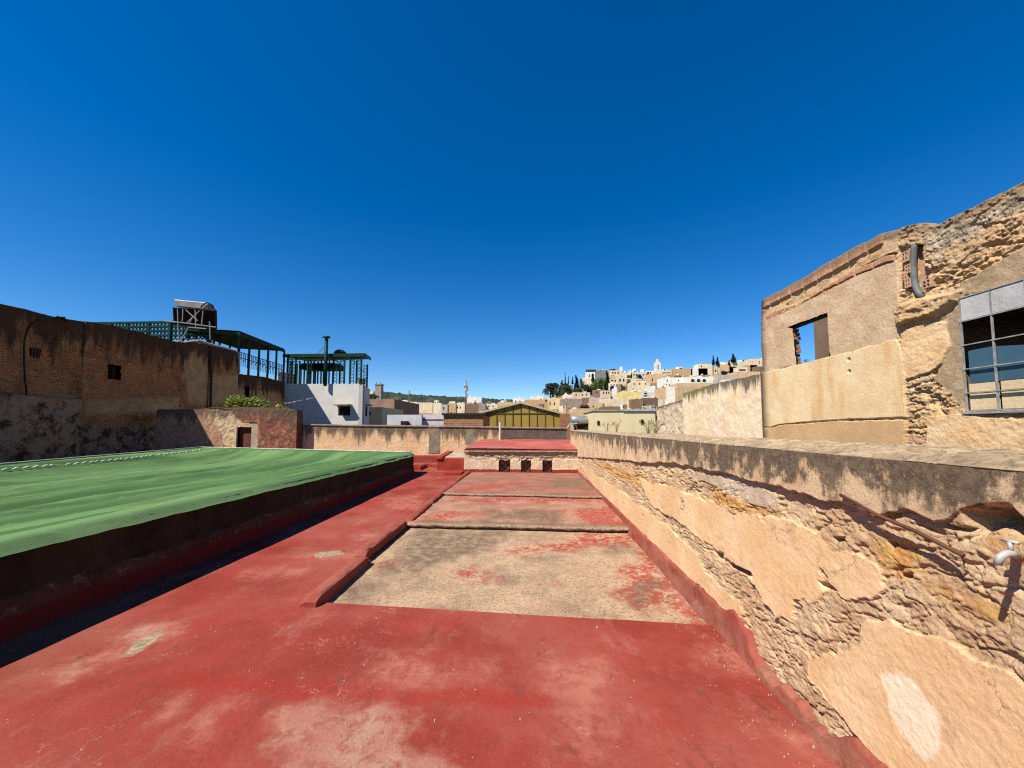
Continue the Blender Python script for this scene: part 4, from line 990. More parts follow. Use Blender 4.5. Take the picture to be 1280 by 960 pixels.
# ================================================================== LEFT-HAND BUILDINGS
class Plane:
    """vertical plane through A along unit u; n = outward normal (towards the viewer)"""
    def __init__(s, A, u):
        s.A = Vector((A[0], A[1], 0)); s.u = Vector((u[0], u[1], 0)).normalized(); s.n = Vector((s.u.y, -s.u.x, 0))
        if (EYE - s.A).dot(s.n) < 0: s.n = -s.n
    def hit(s, px, py):
        d = ray(px, py); t = (s.A - EYE).dot(s.n) / d.dot(s.n); p = EYE + d * t
        return ((p - s.A).dot(s.u), p.z)
    def hz(s, f, P): return [s.hit(*f(q)) for q in P]
    def pt(s, a, z, o=0.0): p = s.A + s.u * a + s.n * o; return Vector((p.x, p.y, z))
IDf = lambda p: p
def skin_plane(name, parent, pl, s0, s1, zb, topP, bumpf, mat, attrs, n=200, m=120, dead=None, th=.4, jag=.05):
    ss = np.linspace(s0, s1, n); tx = np.array([p[0] for p in topP]); tz = np.array([p[1] for p in topP]); o = np.argsort(tx)
    top = np.interp(ss, tx[o], tz[o]) + jag * (fbm(ss * 2.3, ss * 0, 4, int(abs(s0 * 10)) + 7) - .5)
    U = ss[:, None] * np.ones((1, m)); Z = zb + (top[:, None] - zb) * np.linspace(0, 1, m)[None]
    O = bumpf(U, Z)
    def P3(U, Z, O): return np.stack([pl.A.x + pl.u.x * U + pl.n.x * O, pl.A.y + pl.u.y * U + pl.n.y * O, Z], -1)
    V = P3(U, Z, O)
    c = P3(ss[:, None], top[:, None], np.full((n, 1), -th)); c2 = P3(ss[:, None], np.full((n, 1), zb), np.full((n, 1), -th))
    V = np.concatenate([V, c, c2], 1); mm = m + 2
    A = {}
    for k, fn in attrs.items():
        a = fn(U, Z, top[:, None] - Z); A[k] = np.concatenate([a, np.repeat(a[:, -1:], 2, 1)], 1)
    keep = None
    if dead is not None:
        d = dead(U, Z); dd = d[:-1, :-1] & d[1:, :-1] & d[:-1, 1:] & d[1:, 1:]; keep = np.concatenate([~dd, np.ones((n - 1, 2), bool)], 1)
    Fc = gridfaces(n, mm, keep).tolist() + [tuple(range(mm))[::-1], tuple(range((n - 1) * mm, n * mm))]
    o = mesh(name, V.reshape(-1, 3), Fc, mat, parent, attrs=A)
    return o
def old_brick_mat(name, base, base2, red, dark, pale):
    n = NT(name, .95, .1)
    c = n.two(base, base2, 1.0); c = n.mix(n.ss(n.noise(3.5, 9, .8), .50, .64, 0, .8), c, pale); c = n.mix(n.ss(n.noise(1, 9, .8, n.map((2.2, 2.2, 7))), .53, .64, 0, .8), c, dark)
    br = n.t.nodes.new('ShaderNodeTexBrick'); n.t.links.new(n.map((0, 0, 0)), br.inputs['Vector'])
    cx = n.t.nodes.new('ShaderNodeCombineXYZ'); n.t.links.new(n.add(n.attr('s'), n.mul(n.noise(2.5, 4), .16)), cx.inputs[0]); n.t.links.new(n.add(n.attr('h'), n.mul(n.noise(1.5, 5, .65), .22)), cx.inputs[1]); n.t.links.new(cx.outputs[0], br.inputs['Vector'])
    br.inputs['Scale'].default_value = 1.0; br.inputs['Brick Width'].default_value = .26; br.inputs['Row Height'].default_value = .085; br.inputs['Mortar Size'].default_value = .014
    br.inputs['Color1'].default_value = red + (1,); br.inputs['Color2'].default_value = tuple(x * .7 for x in red) + (1,); br.inputs['Mortar'].default_value = pale + (1,)
    bm = n.edge('brick', .9, 2.2, .15)
    c = n.mix(n.mul(n.mul(bm, .8), n.ss(n.noise(1.8, 7, .75), .38, .62)), c, br.outputs['Color'])
    c = n.mix(n.edge('pale', .5, 2, .12), c, n.two(pale, tuple(x * .75 for x in pale), 2))
    st = n.add(n.attr('top'), n.mul(n.add(n.noise(1, 6, .72, n.map((1.6, 1.6, .35))), -.36), -5.5))
    c = n.mix(n.mul(n.ss(st, -.2, .8, 1, 0), .92), c, dark)
    c = n.mix(n.edge('damp', 1.2, 1.5, .25), c, n.mix(n.ss(n.noise(2.5, 7, .75), .45, .62), (.44, .25, .155), dark))
    h = n.add(n.mul(n.noise(6, 8, .75), .9), n.mul(n.mul(br.outputs['Fac'], bm), -.5))
    return n.done(c, n.bump(h, 1.0, .05))
M_ob = old_brick_mat('old_earth_wall', (.50, .205, .085), (.34, .135, .056), (.45, .105, .045), (.065, .034, .022), (.64, .36, .175))
Lu = Vector((-.135, 1, 0)).normalized()
A0 = at(0, 500, Y=11.3); A0 = Vector((A0.x, A0.y, 0))
PL = Plane((A0.x, A0.y), Lu)
old = thing('old_brick_house', 'tall dark brick and earth-walled house along the left side, in its own shade', 'house', (A0.x, A0.y + 6, 0))
def lw_attrs(brickP, paleP, dampz):
    return dict(s=lambda U, Z, t: U, h=lambda U, Z, t: Z, top=lambda U, Z, t: t,
                brick=lambda U, Z, t: sdpoly(U, Z, brickP) if brickP else U * 0 - 9, pale=lambda U, Z, t: usd(U, Z, paleP) if paleP else U * 0 - 9,
                damp=lambda U, Z, t: dampz - Z)
def earth_bump(seed, amp=1.0):
    def f(U, Z):
        w1, w2, cid = worley(U * 3.2 + .6 * fbm(U * 2, Z * 2, 3, seed + 5), Z * 9 + .6 * fbm(U * 2, Z * 2, 3, seed + 6), seed)
        return amp * (.05 * (cid - .5) * sstep(.4, .6, fbm(U * .8, Z * .8, 3, seed + 1)) + .10 * (fbm(U * 1.2, Z * 1.6, 5, seed + 2) - .5) + .05 * (fbm(U * 6, Z * 11, 4, seed + 3) - .5))
    return f
s105 = PL.hit(105, 402)[0]; sA = PL.hit(-120, 400)[0]
topA = PL.hz(IDf, [(-120, 356), (0, 379.5), (6, 381), (84, 399), (105, 402.5)])
# first block: upper face is set back a little behind the lower one
wA = [PL.hit(38, 446), PL.hit(54, 436)]; wB = [PL.hit(130, 474), PL.hit(149, 457)]
def bA(U, Z):
    o = earth_bump(701)(U, Z); zl = PL.hit(50, 495)[1]
    arch = sdpoly(U, Z, PL.hz(Z1, [(100, 545), (96, 420), (100, 300), (130, 220), (180, 190), (290, 180), (385, 300), (385, 550)]))
    return o - .06 * sstep(-.02, .04, arch) + .16 * sstep(.03, -.03, Z - zl - .06 * (fbm(U * 2, U * 0, 3, 9) - .5))
def winhole(w): return lambda U, Z: (U > w[0][0]) & (U < w[1][0]) & (Z > w[0][1]) & (Z < w[1][1])
archP = PL.hz(Z1, [(-300, 560), (-300, 310), (100, 305), (385, 310), (385, 560)])
wa = skin_plane('wall', old, PL, sA, s105, -2.5, topA, bA, M_ob, lw_attrs(archP, [PL.hz(Z1, [(270, 330), (350, 230), (400, 210), (400, 320), (330, 330)])], PL.hit(50, 497)[1]), n=220, m=190, dead=winhole(wA))
topB = PL.hz(IDf, [(105, 402), (140, 407), (180, 417), (225, 428.5), (232, 430), (300, 440), (356, 470), (357, 476)])
topB1 = PL.hz(IDf, [(105, 402), (140, 407), (180, 417), (225, 428.5), (250, 427)]); 
s225 = PL.hit(225, 428)[0]
brB = PL.hz(Z1, [(395, 350), (560, 390), (700, 420), (870, 430), (850, 560), (700, 590), (400, 600)])
wb = skin_plane('wall', old, PL, s105 + .005, s225, -2.5, topB1, lambda U, Z: earth_bump(731)(U, Z) + .05 + .05 * sstep(.04, -.04, Z - np.interp(U, [s105, s225], [PL.hit(105, 445)[1], PL.hit(225, 462)[1]])), M_ob,
                lw_attrs(brB, [PL.hz(Z1, [(350, 215), (410, 210), (405, 330), (385, 280)]), PL.hz(Z1, [(400, 580), (860, 560), (860, 640), (400, 640)])], PL.hit(150, 530)[1]), n=240, m=190, dead=winhole(wB))
topC = PL.hz(IDf, [(225, 428), (232, 430), (250, 427.5), (300, 440.5)]); s298 = PL.hit(298, 440)[0]
s262 = PL.hit(262, 430)[0]
wc = skin_plane('wall', old, PL, s225 + .005, s262 - .05, -2.5, PL.hz(IDf, [(225, 429), (240, 427), (262, 432)]), lambda U, Z: earth_bump(761, .6)(U, Z) + .02, M_ob, lw_attrs(None, [PL.hz(Z2, [(160, 300), (310, 300), (300, 640), (200, 640)])], -3), n=80, m=120)
wd = skin_plane('wall', old, PL, s262 + .05, s298, -2.5, PL.hz(IDf, [(262, 432), (296, 440)]), lambda U, Z: earth_bump(771, .6)(U, Z) + .04, M_ob, lw_attrs(None, [PL.hz(Z2, [(300, 480), (480, 480), (480, 640), (300, 640)])], -3), n=80, m=120)
s356 = PL.hit(356, 475)[0]
wN = [PL.hit(305, 497), PL.hit(312.5, 483)]
we = skin_plane('wall', old, PL, s298 + .005, s356, -2.5, PL.hz(IDf, [(298, 467), (330, 471), (356, 478)]), lambda U, Z: earth_bump(781, .6)(U, Z), M_ob, lw_attrs(None, [PL.hz(Z2, [(470, 560), (740, 580), (740, 660), (470, 650)])], -3), n=110, m=110, dead=winhole(wN))
# body behind the faces
M_dark = simple('dark_opening', (.035, .026, .02), .95)
body = MB()
def blk(s0, s1, z1, d0=.4, d1=7):
    P = [PL.pt(s0, -6, -d0), PL.pt(s1, -6, -d0), PL.pt(s1, -6, -d1), PL.pt(s0, -6, -d1)]
    body.hexa(P + [Vector((p.x, p.y, z1)) for p in P])
zA, zB, zC, zE = PL.hit(0, 381)[1] - .4, PL.hit(180, 418)[1] - .5, PL.hit(260, 432)[1] - .5, PL.hit(330, 473)[1] - .25
b1 = MB(); body = b1; blk(sA, s105, zA); b1.build('rear_block', M_ob, old)
b1 = MB(); body = b1; blk(s105 + .01, s225, zB); b1.build('rear_block', M_ob, old)
b1 = MB(); body = b1; blk(s225 + .01, s298, zC); b1.build('rear_block', M_ob, old)
b1 = MB(); body = b1; blk(s298 + .01, s356, zE); b1.build('rear_block', M_ob, old)
for o in COL.objects:
    if o.name.startswith('rear_block'):
        fill_attr(o, ('s', 'h', 'brick', 'pale', 'damp')); fill_attr(o, ('top',), 5.)
for w, bars in ((wA, 3), (wB, 0), (wN, 0)):
    f = MB(); f.prism([PL.pt(w[0][0] - .05, w[0][1] - .05, -.30), PL.pt(w[1][0] + .05, w[0][1] - .05, -.30), PL.pt(w[1][0] + .05, w[1][1] + .05, -.30), PL.pt(w[0][0] - .05, w[1][1] + .05, -.30)], -PL.n * .05)
    wn_ = f.build('window', M_dark, old)
    if bars:
        for k in range(bars):
            s_ = w[0][0] + (w[1][0] - w[0][0]) * (k + 1) / (bars + 1)
            MB().bar(PL.pt(s_, w[0][1] - .02, -.05), PL.pt(s_, w[1][1] + .02, -.05), .035).build('window_bar', M_rust, wn_)
# coping stones, pipes and the looping cable
M_cop = simple('pale_coping', (.42, .35, .27), .9, 0, .4, 5, .4, 30)
cpts = [PL.pt(a, z + .03, -.1) for a, z in PL.hz(IDf, [(223, 428), (232, 430), (250, 427), (262, 431), (280, 435.5), (296, 440)])]
MB().tube(cpts, .10, 6).build('coping', M_cop, old)
MB().tube([PL.pt(a, z, .09) for a, z in PL.hz(IDf, [(262, 432), (262, 470), (261, 510)])], .06, 8).build('drainpipe', simple('dark_pipe', (.07, .05, .04), .7), old)
MB().tube([PL.pt(*PL.hit(297, 440), .05), PL.pt(*PL.hit(298, 466), .05)], .06, 8).build('drainpipe', simple('pale_pipe', (.42, .36, .29), .7), old)
cb = [PL.pt(a, z, .13) for a, z in PL.hz(Z1, [(107, 550), (100, 480), (95, 400), (94, 330), (98, 280), (110, 240), (135, 205), (175, 188), (230, 180), (290, 178)])]
cb += [PL.pt(a, z, .02) for a, z in PL.hz(Z1, [(318, 200), (300, 183), (270, 174)])]
tag(MB().tube(cb, .022, 6).build('cable', simple('black_cable', (.02, .02, .02), .6), smooth=True), 'black cable looping in an arch over the brick house wall', 'cable')
# ---- hut with the brown door, at the far end of the light well
HY = 16.6
hx = lambda f, P: [(at(*f(q), Y=HY).x, at(*f(q), Y=HY).z) for q in P]
hut = thing('door_wall', 'crumbling pink and red plaster wall with a small brown door beyond the net', 'wall', (at(290, 530, Y=HY).x, HY, 0))
x0h = at(196, 520, Y=HY).x; x1h = at(372.5, 520, Y=HY).x
topH = hx(IDf, [(196, 513), (199, 512), (254, 511), (256, 508.5), (280, 510), (300, 509), (345, 509.5), (373, 512.5)])
tHx = np.array([p[0] for p in topH]); tHz = np.array([p[1] for p in topH])
doorP = [at(295.5, 570, Y=HY), at(315, 533, Y=HY)]
tanH = hx(Z2, [(290, 660), (440, 670), (460, 700), (500, 740), (590, 745), (585, 900), (400, 900), (380, 800)])
redH = hx(Z2, [(440, 670), (810, 670), (850, 900), (590, 900), (590, 750), (500, 735)])
def hut_bump(x, z):
    t = sdpoly(x, z, tanH) + .08 * (fbm(x * 3, z * 3, 4, 801) - .5)
    r = .04 * (fbm(x * 2, z * 2, 5, 802) - .5) + .02 * (fbm(x * 9, z * 9, 3, 803) - .5)
    return r + .03 * sstep(.02, -.02, t) + .05 * (fbm(x * 5, z * 6, 5, 804) - .5) * sstep(-.02, .02, t) + .05 * sstep(x1h - 1.9, x1h - 1.8, x)
nn = NT('hut_plaster', .93, .12)
c = nn.two((.46, .25, .175), (.36, .20, .135), 1.5); c = nn.mix(nn.ss(nn.noise(4, 8, .78), .48, .64, 0, .75), c, (.56, .40, .29)); c = nn.mix(nn.ss(nn.noise(2.2, 8, .8), .56, .66, 0, .8), c, (.20, .12, .085))
c = nn.mix(nn.edge('tan', .35, 3, .06), c, nn.mix(nn.ss(nn.noise(6, 7, .75), .42, .6), (.66, .50, .34), (.46, .32, .20)))
c = nn.mix(nn.mul(nn.mul(nn.edge('red', .7, 2.4, .10), .95), nn.ss(nn.noise(5, 8, .8), .36, .50)), c, nn.mix(nn.ss(nn.noise(3, 7, .7), .42, .62), (.26, .085, .058), (.12, .055, .04)))  # red plaster, blotched darker to paint in its partly shaded part
c = nn.mix(nn.mul(nn.ss(nn.add(nn.attr('top'), nn.mul(nn.add(nn.noise(1, 6, .7, nn.map((3, 3, .6))), -.35), -2.2)), -.1, .35, 1, 0), .8), c, (.09, .07, .055))
M_hut = nn.done(c, nn.bump(nn.noise(9, 8, .72), .8, .04))
skin_y('wall', hut, HY, x0h, x1h, -3, lambda x: np.interp(x, tHx, tHz) + .05 * (fbm(x * 3, x * 0, 3, 805) - .5), hut_bump, M_hut,
       dict(tan=lambda x, z, t: sdpoly(x, z, tanH), red=lambda x, z, t: sdpoly(x, z, redH), top=lambda x, z, t: t), n=300, m=150, th=.38,
       keepf=lambda x, z: (x > doorP[0].x) & (x < doorP[1].x) & (z < doorP[1].z) & (z > -1.9))
M_door = stained('brown_door', (.16, .055, .038), (.12, .042, .03), (.05, .02, .015), .6, bscale=3)
dr = MB().box(doorP[0].x - .03, doorP[1].x + .03, HY + .16, HY + .21, -2, doorP[1].z + .03).build('door', M_door, hut)
MB().box(doorP[0].x + .09, doorP[1].x - .09, HY + .145, HY + .16, -.05, doorP[1].z - .12).build('door_panel', M_door, dr)
MB().tube([Vector((doorP[0].x + .12, HY + .15, .35)), Vector((doorP[0].x + .12, HY + .11, .35)), Vector((doorP[0].x + .2, HY + .11, .35))], .015, 6).build('handle', M_galv, dr)
MB().box(doorP[0].x - .14, doorP[0].x - .02, HY - .03, HY + .05, -2, doorP[1].z + .02).build('door_jamb', M_hut, hut)
MB().box(doorP[1].x + .02, doorP[1].x + .30, HY - .05, HY + .05, -2, doorP[1].z + .10).build('door_jamb', M_concrete, hut)
for o in COL.objects:
    if o.name.startswith('door_jamb'): fill_attr(o, ('tan',), 1.); fill_attr(o, ('red',)); fill_attr(o, ('top',), 3.)
MB().box(x1h - 2.0, x1h - .02, HY + .2, 17.0, -1, tHz[-1] - .05).build('pier', M_hut, hut)
o = bpy.data.objects['pier']; fill_attr(o, ('tan', 'red')); fill_attr(o, ('top',), 3.)
# ---- leafy plant on that wall
def leaf_cloud(rnd, blobs, n, size, flat=.5):
    mb = MB()
    for i in range(n):
        c, r = rnd.choices(blobs, [b[1][0] * b[1][2] for b in blobs])[0]
        while True:
            p = Vector((rnd.uniform(-1, 1), rnd.uniform(-1, 1), rnd.uniform(-1, 1)))
            if .25 < p.length < 1: break
        q = Vector((c[0] + p.x * r[0], c[1] + p.y * r[1], c[2] + p.z * r[2]))
        s = size * rnd.uniform(.5, 1.3)
        a = Vector((rnd.gauss(0, 1), rnd.gauss(0, 1), rnd.gauss(0, flat))).normalized(); b = a.cross(Vector((rnd.gauss(0, 1), rnd.gauss(0, 1), rnd.gauss(0, 1)))).normalized()
        mb.add([q - a * s * .5, q + b * s * .28, q + a * s * .5, q - b * s * .28], [(0, 1, 2, 3)])
    return mb
def leaf_mat(name, c1, c2, scale=1.0, tr=.25):
    n = NT(name, .6, .3)
    c = n.two(c1, c2, scale)
    m = n.done(c)
    t = n.t.nodes.new('ShaderNodeBsdfTranslucent'); t.inputs[0].default_value = tuple(min(1, x * 1.3) for x in c1) + (1,)
    ms = n.t.nodes.new('ShaderNodeMixShader'); ms.inputs[0].default_value = tr
    n.t.links.new(n.b.outputs[0], ms.inputs[1]); n.t.links.new(t.outputs[0], ms.inputs[2]); n.t.links.new(ms.outputs[0], n.t.nodes['Material Output'].inputs[0])
    return m
M_leafY = leaf_mat('yellow_green_leaf', (.23, .27, .045), (.12, .19, .035), 3)
rnd = random.Random(5)
pc_ = at(300, 507, Y=HY + .25)
pt_ = thing('leafy_plant', 'yellow-green leafy plant growing on top of the wall above the brown door', 'plant', (pc_.x, pc_.y, pc_.z - .2))
bl = []
for px, py, r in ((287, 503, .24), (293, 500, .27), (302, 501, .24), (311, 503, .24), (320, 502, .28), (328, 505, .22), (334, 509, .16), (299, 505, .26), (350, 508, .10), (357, 510, .06)):
    p = at(px, py, Y=HY + .2); bl.append((p, (r * 1.2, .22, r)))
leaf_cloud(rnd, bl, 1100, .13).build('foliage', M_leafY, pt_)
MB().tube([pc_ - Vector((.6, 0, .3)), pc_ - Vector((.5, 0, -.05))], .03, 6).build('stem', simple('plant_stem', (.15, .11, .06), .9), pt_)
# ================================================================== WHITE HOUSE with the green pergola
WY = 29.5
M_white = stained('white_paint', (.66, .66, .66), (.60, .61, .61), (.38, .37, .35), .35, bmp=.06)
a_ = at(356, 500, Y=WY); b_ = at(453, 500, Y=WY - .0)
PW = Plane((a_.x, a_.y), (1, .02))
def pw(px, py): return PW.hit(px, py)
wh = thing('white_house', 'white rendered house with one shaded dark window beyond the back wall', 'house', (a_.x, a_.y, -6))
s0, zt0 = pw(352, 480); s1, zt1 = pw(453.5, 480.5)
wi0 = pw(422.5, 519.5); wi1 = pw(438, 508)
rise = [0, 0]
mb = MB()
def wbox(sa, sb, za, zb): mb.hexa([PW.pt(sa, za, 0), PW.pt(sb, za, 0), PW.pt(sb, za, -.35), PW.pt(sa, za, -.35), PW.pt(sa, zb, 0), PW.pt(sb, zb, 0), PW.pt(sb, zb, -.35), PW.pt(sa, zb, -.35)])
def frame_wall(xs, zs):   # front wall around one window, one mesh with a real opening
    mb.v = []; mb.f = []
    V = [PW.pt(a, z, 0) for z in zs for a in xs] + [PW.pt(a, z, -.35) for z in zs for a in xs]
    F_ = []
    for j in range(3):
        for i in range(3):
            if (i, j) == (1, 1): continue
            q = j * 4 + i; F_ += [(q, q + 1, q + 5, q + 4), (q + 16, q + 20, q + 21, q + 17)]
    F_ += [(5, 21, 22, 6), (6, 22, 26, 10), (10, 26, 25, 9), (9, 25, 21, 5), (12, 13, 29, 28), (13, 14, 30, 29), (14, 15, 31, 30)]
    mb.add(V, F_)
frame_wall([s0, wi0[0], wi1[0], s1], [-6, wi0[1], wi1[1], zt0])
mb.build('front_wall', M_white, wh)
e2 = at(462, 500, Y=WY + 4.5)
q0, q1 = PW.pt(s1, 0, 0), Vector((e2.x, e2.y, 0))
PS = Plane((q0.x, q0.y), ((q1 - q0).x, (q1 - q0).y)); sl = (q1 - q0).length
mb = MB(); mb.hexa([PS.pt(.002, -6, 0), PS.pt(sl, -6, 0), PS.pt(sl, -6, -.3), PS.pt(.002, -6, -.3), PS.pt(.002, zt0, 0), PS.pt(sl, zt0 - .0, 0), PS.pt(sl, zt0, -.3), PS.pt(.002, zt0, -.3)])
mb.build('side_wall', M_white, wh)
P = [PW.pt(s0, zt0 - .25, -.34), PW.pt(s1 - .05, zt0 - .25, -.34), q1 + Vector((-.3, 0, zt0 - .25)), PW.pt(s0, zt0 - .25, -5)]
MB().prism(P, (0, 0, .1)).build('roof', M_concrete, wh)
wnd = MB().prism([PW.pt(wi0[0] - .02, wi0[1] - .02, -.2), PW.pt(wi1[0] + .02, wi0[1] - .02, -.2), PW.pt(wi1[0] + .02, wi1[1] + .02, -.2), PW.pt(wi0[0] - .02, wi1[1] + .02, -.2)], -PW.n * .05).build('window', M_dark, wh)
MB().prism([PW.pt(wi0[0] - .12, wi1[1] + .06, .002), PW.pt(wi1[0] + .12, wi1[1] + .06, .002), PW.pt(wi1[0] + .12, wi1[1] + .06, .62), PW.pt(wi0[0] - .12, wi1[1] + .06, .62)], (0, 0, .10)).build('awning_slab', M_concrete, wh)
sw0, sw1 = PS.hit(456.5, 520), PS.hit(458.7, 509)
MB().prism([PS.pt(sw0[0], sw0[1], .01), PS.pt(sw1[0], sw0[1], .01), PS.pt(sw1[0], sw1[1], .01), PS.pt(sw0[0], sw1[1], .01)], PS.n * .03).build('window', M_dark, wh)
MB().prism([PS.pt(sw0[0] - .3, sw1[1] + .1, .002), PS.pt(sw1[0] + .3, sw1[1] + .1, .002), PS.pt(sw1[0] + .3, sw1[1] + .1, .4), PS.pt(sw0[0] - .3, sw1[1] + .1, .4)], (0, 0, .1)).build('awning_slab', M_concrete, wh)
# small white box at the junction
j0, j1 = pw(347.5, 481), pw(358.5, 465)
tag(MB().hexa([PW.pt(j0[0], j0[1] - 3, .02), PW.pt(j1[0], j0[1] - 3, .02), PW.pt(j1[0], j0[1] - 3, -1.2), PW.pt(j0[0], j0[1] - 3, -1.2), PW.pt(j0[0], j1[1], .02), PW.pt(j1[0], j1[1] - .05, .02), PW.pt(j1[0], j1[1] - .05, -1.2), PW.pt(j0[0], j1[1], -1.2)]).build('chimney_block', M_white), 'small white masonry block between the brick house and the white house', 'chimney')
# ---- pergola on the white house
M_green = simple('dark_green_paint', (.009, .050, .030), .5, 0, .4, 3)
M_greenR = simple('green_roof_sheet', (.006, .030, .020), .6, 0, .4, 2)
pg = thing('roof_pergola', 'dark green iron pergola with fretwork posts standing on the white house', 'pergola', (a_.x + 2, a_.y + 2, zt0))
def wpt(px, py, dy): return at(px, py, Y=WY + dy)
roof = [wpt(357, 443.5, .1), wpt(456, 443, .1), wpt(463, 449, 4.5), wpt(359, 451, 4.5)]
rz = wpt(456, 444, .1).z
Rn = [Vector((roof[0].x - .2, roof[0].y, rz)), Vector((roof[1].x, roof[1].y, rz)), Vector((wpt(463, 449, 4.6).x, WY + 4.6, wpt(463, 449, 4.6).z)), Vector((roof[0].x - 1.5, WY + 5.5, wpt(463, 449, 4.6).z))]
MB().prism(Rn, (0, 0, .12)).build('roof', M_greenR, pg)
fa = MB(); fa.bar(Rn[0] + Vector((0, -.03, .02)), Rn[1] + Vector((0, -.03, .02)), .06, .26); fa.build('fascia', M_green, pg)
fa = MB(); fa.bar(Rn[1] + Vector((.03, 0, .02)), Rn[2] + Vector((.03, 0, .02)), .06, .26); fa.build('fascia', M_green, pg)
def gpost(px, dy, w=.10, fret=True, side=1):
    top = wpt(px, 446, dy); x = top.x; y = WY + dy; zb, zt = zt0 - .03, rz - .02
    o = MB().box(x - w / 2, x + w / 2, y - w / 2, y + w / 2, zb, zt).build('post', M_green, pg)
    if fret:
        f = MB(); xx = x + side * .32
        f.box(xx - .02, xx + .02, y - .02, y + .02, zb, zt - .05)
        z = zb + .1; 
        while z < zt - .25:
            f.tube([Vector((x + side * .03, y, z)), Vector((x + side * .17, y, z + .13)), Vector((xx - side * .01, y, z + .24))], .018, 5)
            f.tube([Vector((xx, y, z + .02)), Vector((x + side * .17, y, z + .15)), Vector((x + side * .03, y, z + .26))], .018, 5); z += .27
        f.tube([Vector((xx, y, zt - .75)), Vector((xx + side * .12, y, zt - .5)), Vector((xx + side * .35, y, zt - .42)), Vector((xx + side * .6, y, zt - .40))], .025, 5)
        f.build('fretwork', M_green, o)
for px, sd in ((360, 1), (370, -1), (385, 1), (417, 1), (431, -1), (438, 1), (452, -1)): gpost(px, .15, .11, True, sd)
for px in (363, 366, 375, 381, 389, 393, 398, 402, 412, 446): gpost(px, 2.2, .09, False)
for px in (372, 377, 387, 395, 405, 409, 425): gpost(px, 3.6, .09, False)
gpost(459.5, 4.4, .11, True, -1)
for (pa, pb) in ((416, 438), (438, 453), (385, 417), (360, 385)):
    A_, B_ = wpt(pa, 447.5, .15), wpt(pb, 447.5, .15); A_.z = B_.z = rz - .30
    MB().bar(A_, B_, .03, .04).build('rail', M_green, pg)
    f = MB(); k = 9
    for i in range(k):
        c0 = A_.lerp(B_, (i + .1) / k); c1 = A_.lerp(B_, (i + .9) / k); f.tube([c0 + Vector((0, 0, .02)), (c0 + c1) / 2 + Vector((0, 0, .22)), c1 + Vector((0, 0, .02))], .018, 5)
    f.build('scrollwork', M_green, pg)
for px in (395, 412):   # awnings rolled under the roof
    A_ = wpt(px, 455, 2.8)
    MB().obox((A_.x, A_.y), 1.0, .8, rz - .75, rz - .25, 0, .85).build('canopy', M_greenR, pg)
ch = thing('flue_pipe', 'tall green metal flue with a flat cap rising through the pergola roof', 'flue', (wpt(407.5, 445, 1.2).x, WY + 1.2, rz))
fx = wpt(407.5, 445, -.2); ftop = wpt(407.5, 424, -.2)
MB().tube([Vector((fx.x, fx.y, zt0 - .2)), Vector((fx.x, fx.y, ftop.z))], .13, 12).build('pipe', M_green, ch, True)
MB().tube([Vector((fx.x, fx.y, ftop.z + .12)), Vector((fx.x, fx.y, ftop.z + .22))], [.30, .26], 12).build('cap', M_green, ch)
MB().tube([Vector((fx.x, fx.y, ftop.z)), Vector((fx.x, fx.y, ftop.z + .14))], .09, 8).build('neck', M_green, ch)
MB().tube([wpt(405, 434, -.2), wpt(397, 442, .3)], .018, 5).build('stay_wire', M_green, ch)
dm = wpt(425, 443, .8)
MB().tube([dm + Vector((0, 0, .0)), dm + Vector((0, 0, .18)), dm + Vector((0, 0, .34)), dm + Vector((0, 0, .42))], [.50, .46, .28, .05], 14).build('dome_vent', M_green, smooth=True)
tag(bpy.data.objects['dome_vent'], 'small green dome vent on the pergola roof beside the flue', 'vent')
for i, (px, dy) in enumerate(((449.5, .1), (455, .3), (452, .2))):
    p = wpt(px, 480, dy); t = thing('potted_plant', ['small green potted plant, leftmost at the corner of the white house roof', 'small green potted plant, rightmost at the corner of the white house roof', 'small green potted plant, in the middle at the corner of the white house roof'][i], 'plant', p, 'pots on the white house')
    MB().tube([Vector((p.x, p.y, zt0)), Vector((p.x, p.y, zt0 + .16))], [.09, .12], 8).build('pot', M_brick_ if False else simple('clay_pot', (.30, .13, .08), .8), t)
    leaf_cloud(random.Random(i), [(Vector((p.x, p.y, zt0 + .3)), (.16, .16, .17))], 60, .14).build('foliage', leaf_mat('pot_leaf', (.06, .14, .04), (.04, .09, .03)), t)
# ---- second, sloping pergola over the brick house roof
SG = thing('lattice_pergola', 'green iron pergola with a sloping sheet roof over the brick house terrace', 'pergola', PL.pt(s225 + 4, 5, -2))
def lp(px, py, o): 
    pl2 = Plane(PL.pt(0, 0, o).xy, (PL.u.x, PL.u.y)); a, z = pl2.hit(px, py); return pl2.pt(a, z)
c1, c2 = lp(299, 418, -.4), lp(355.5, 437, -.4)
zr = c1.z; c1.z = c2.z = (c1.z + c2.z) / 2
d1, d2 = lp(266, 416.5, -3.6), lp(336, 440, -3.6)
d1 = c1 - PL.n * 3.4 + Vector((0, 0, .15)); d2 = c2 - PL.n * 3.4 + Vector((0, 0, .15))
MB().bar(c1, c2, .08, .14).build('beam', M_green, SG); MB().bar(d1, d2, .08, .14).build('beam', M_green, SG)
for k in range(16):
    t = k / 15; MB().bar(c1.lerp(c2, t), d1.lerp(d2, t), .05, .09).build('rafter', M_green, SG)
for k in range(9):
    t = k / 8 ; MB().bar(c1.lerp(d1, t) + Vector((0, 0, .07)), c2.lerp(d2, t) + Vector((0, 0, .07)), .04, .05).build('slat', M_green, SG)
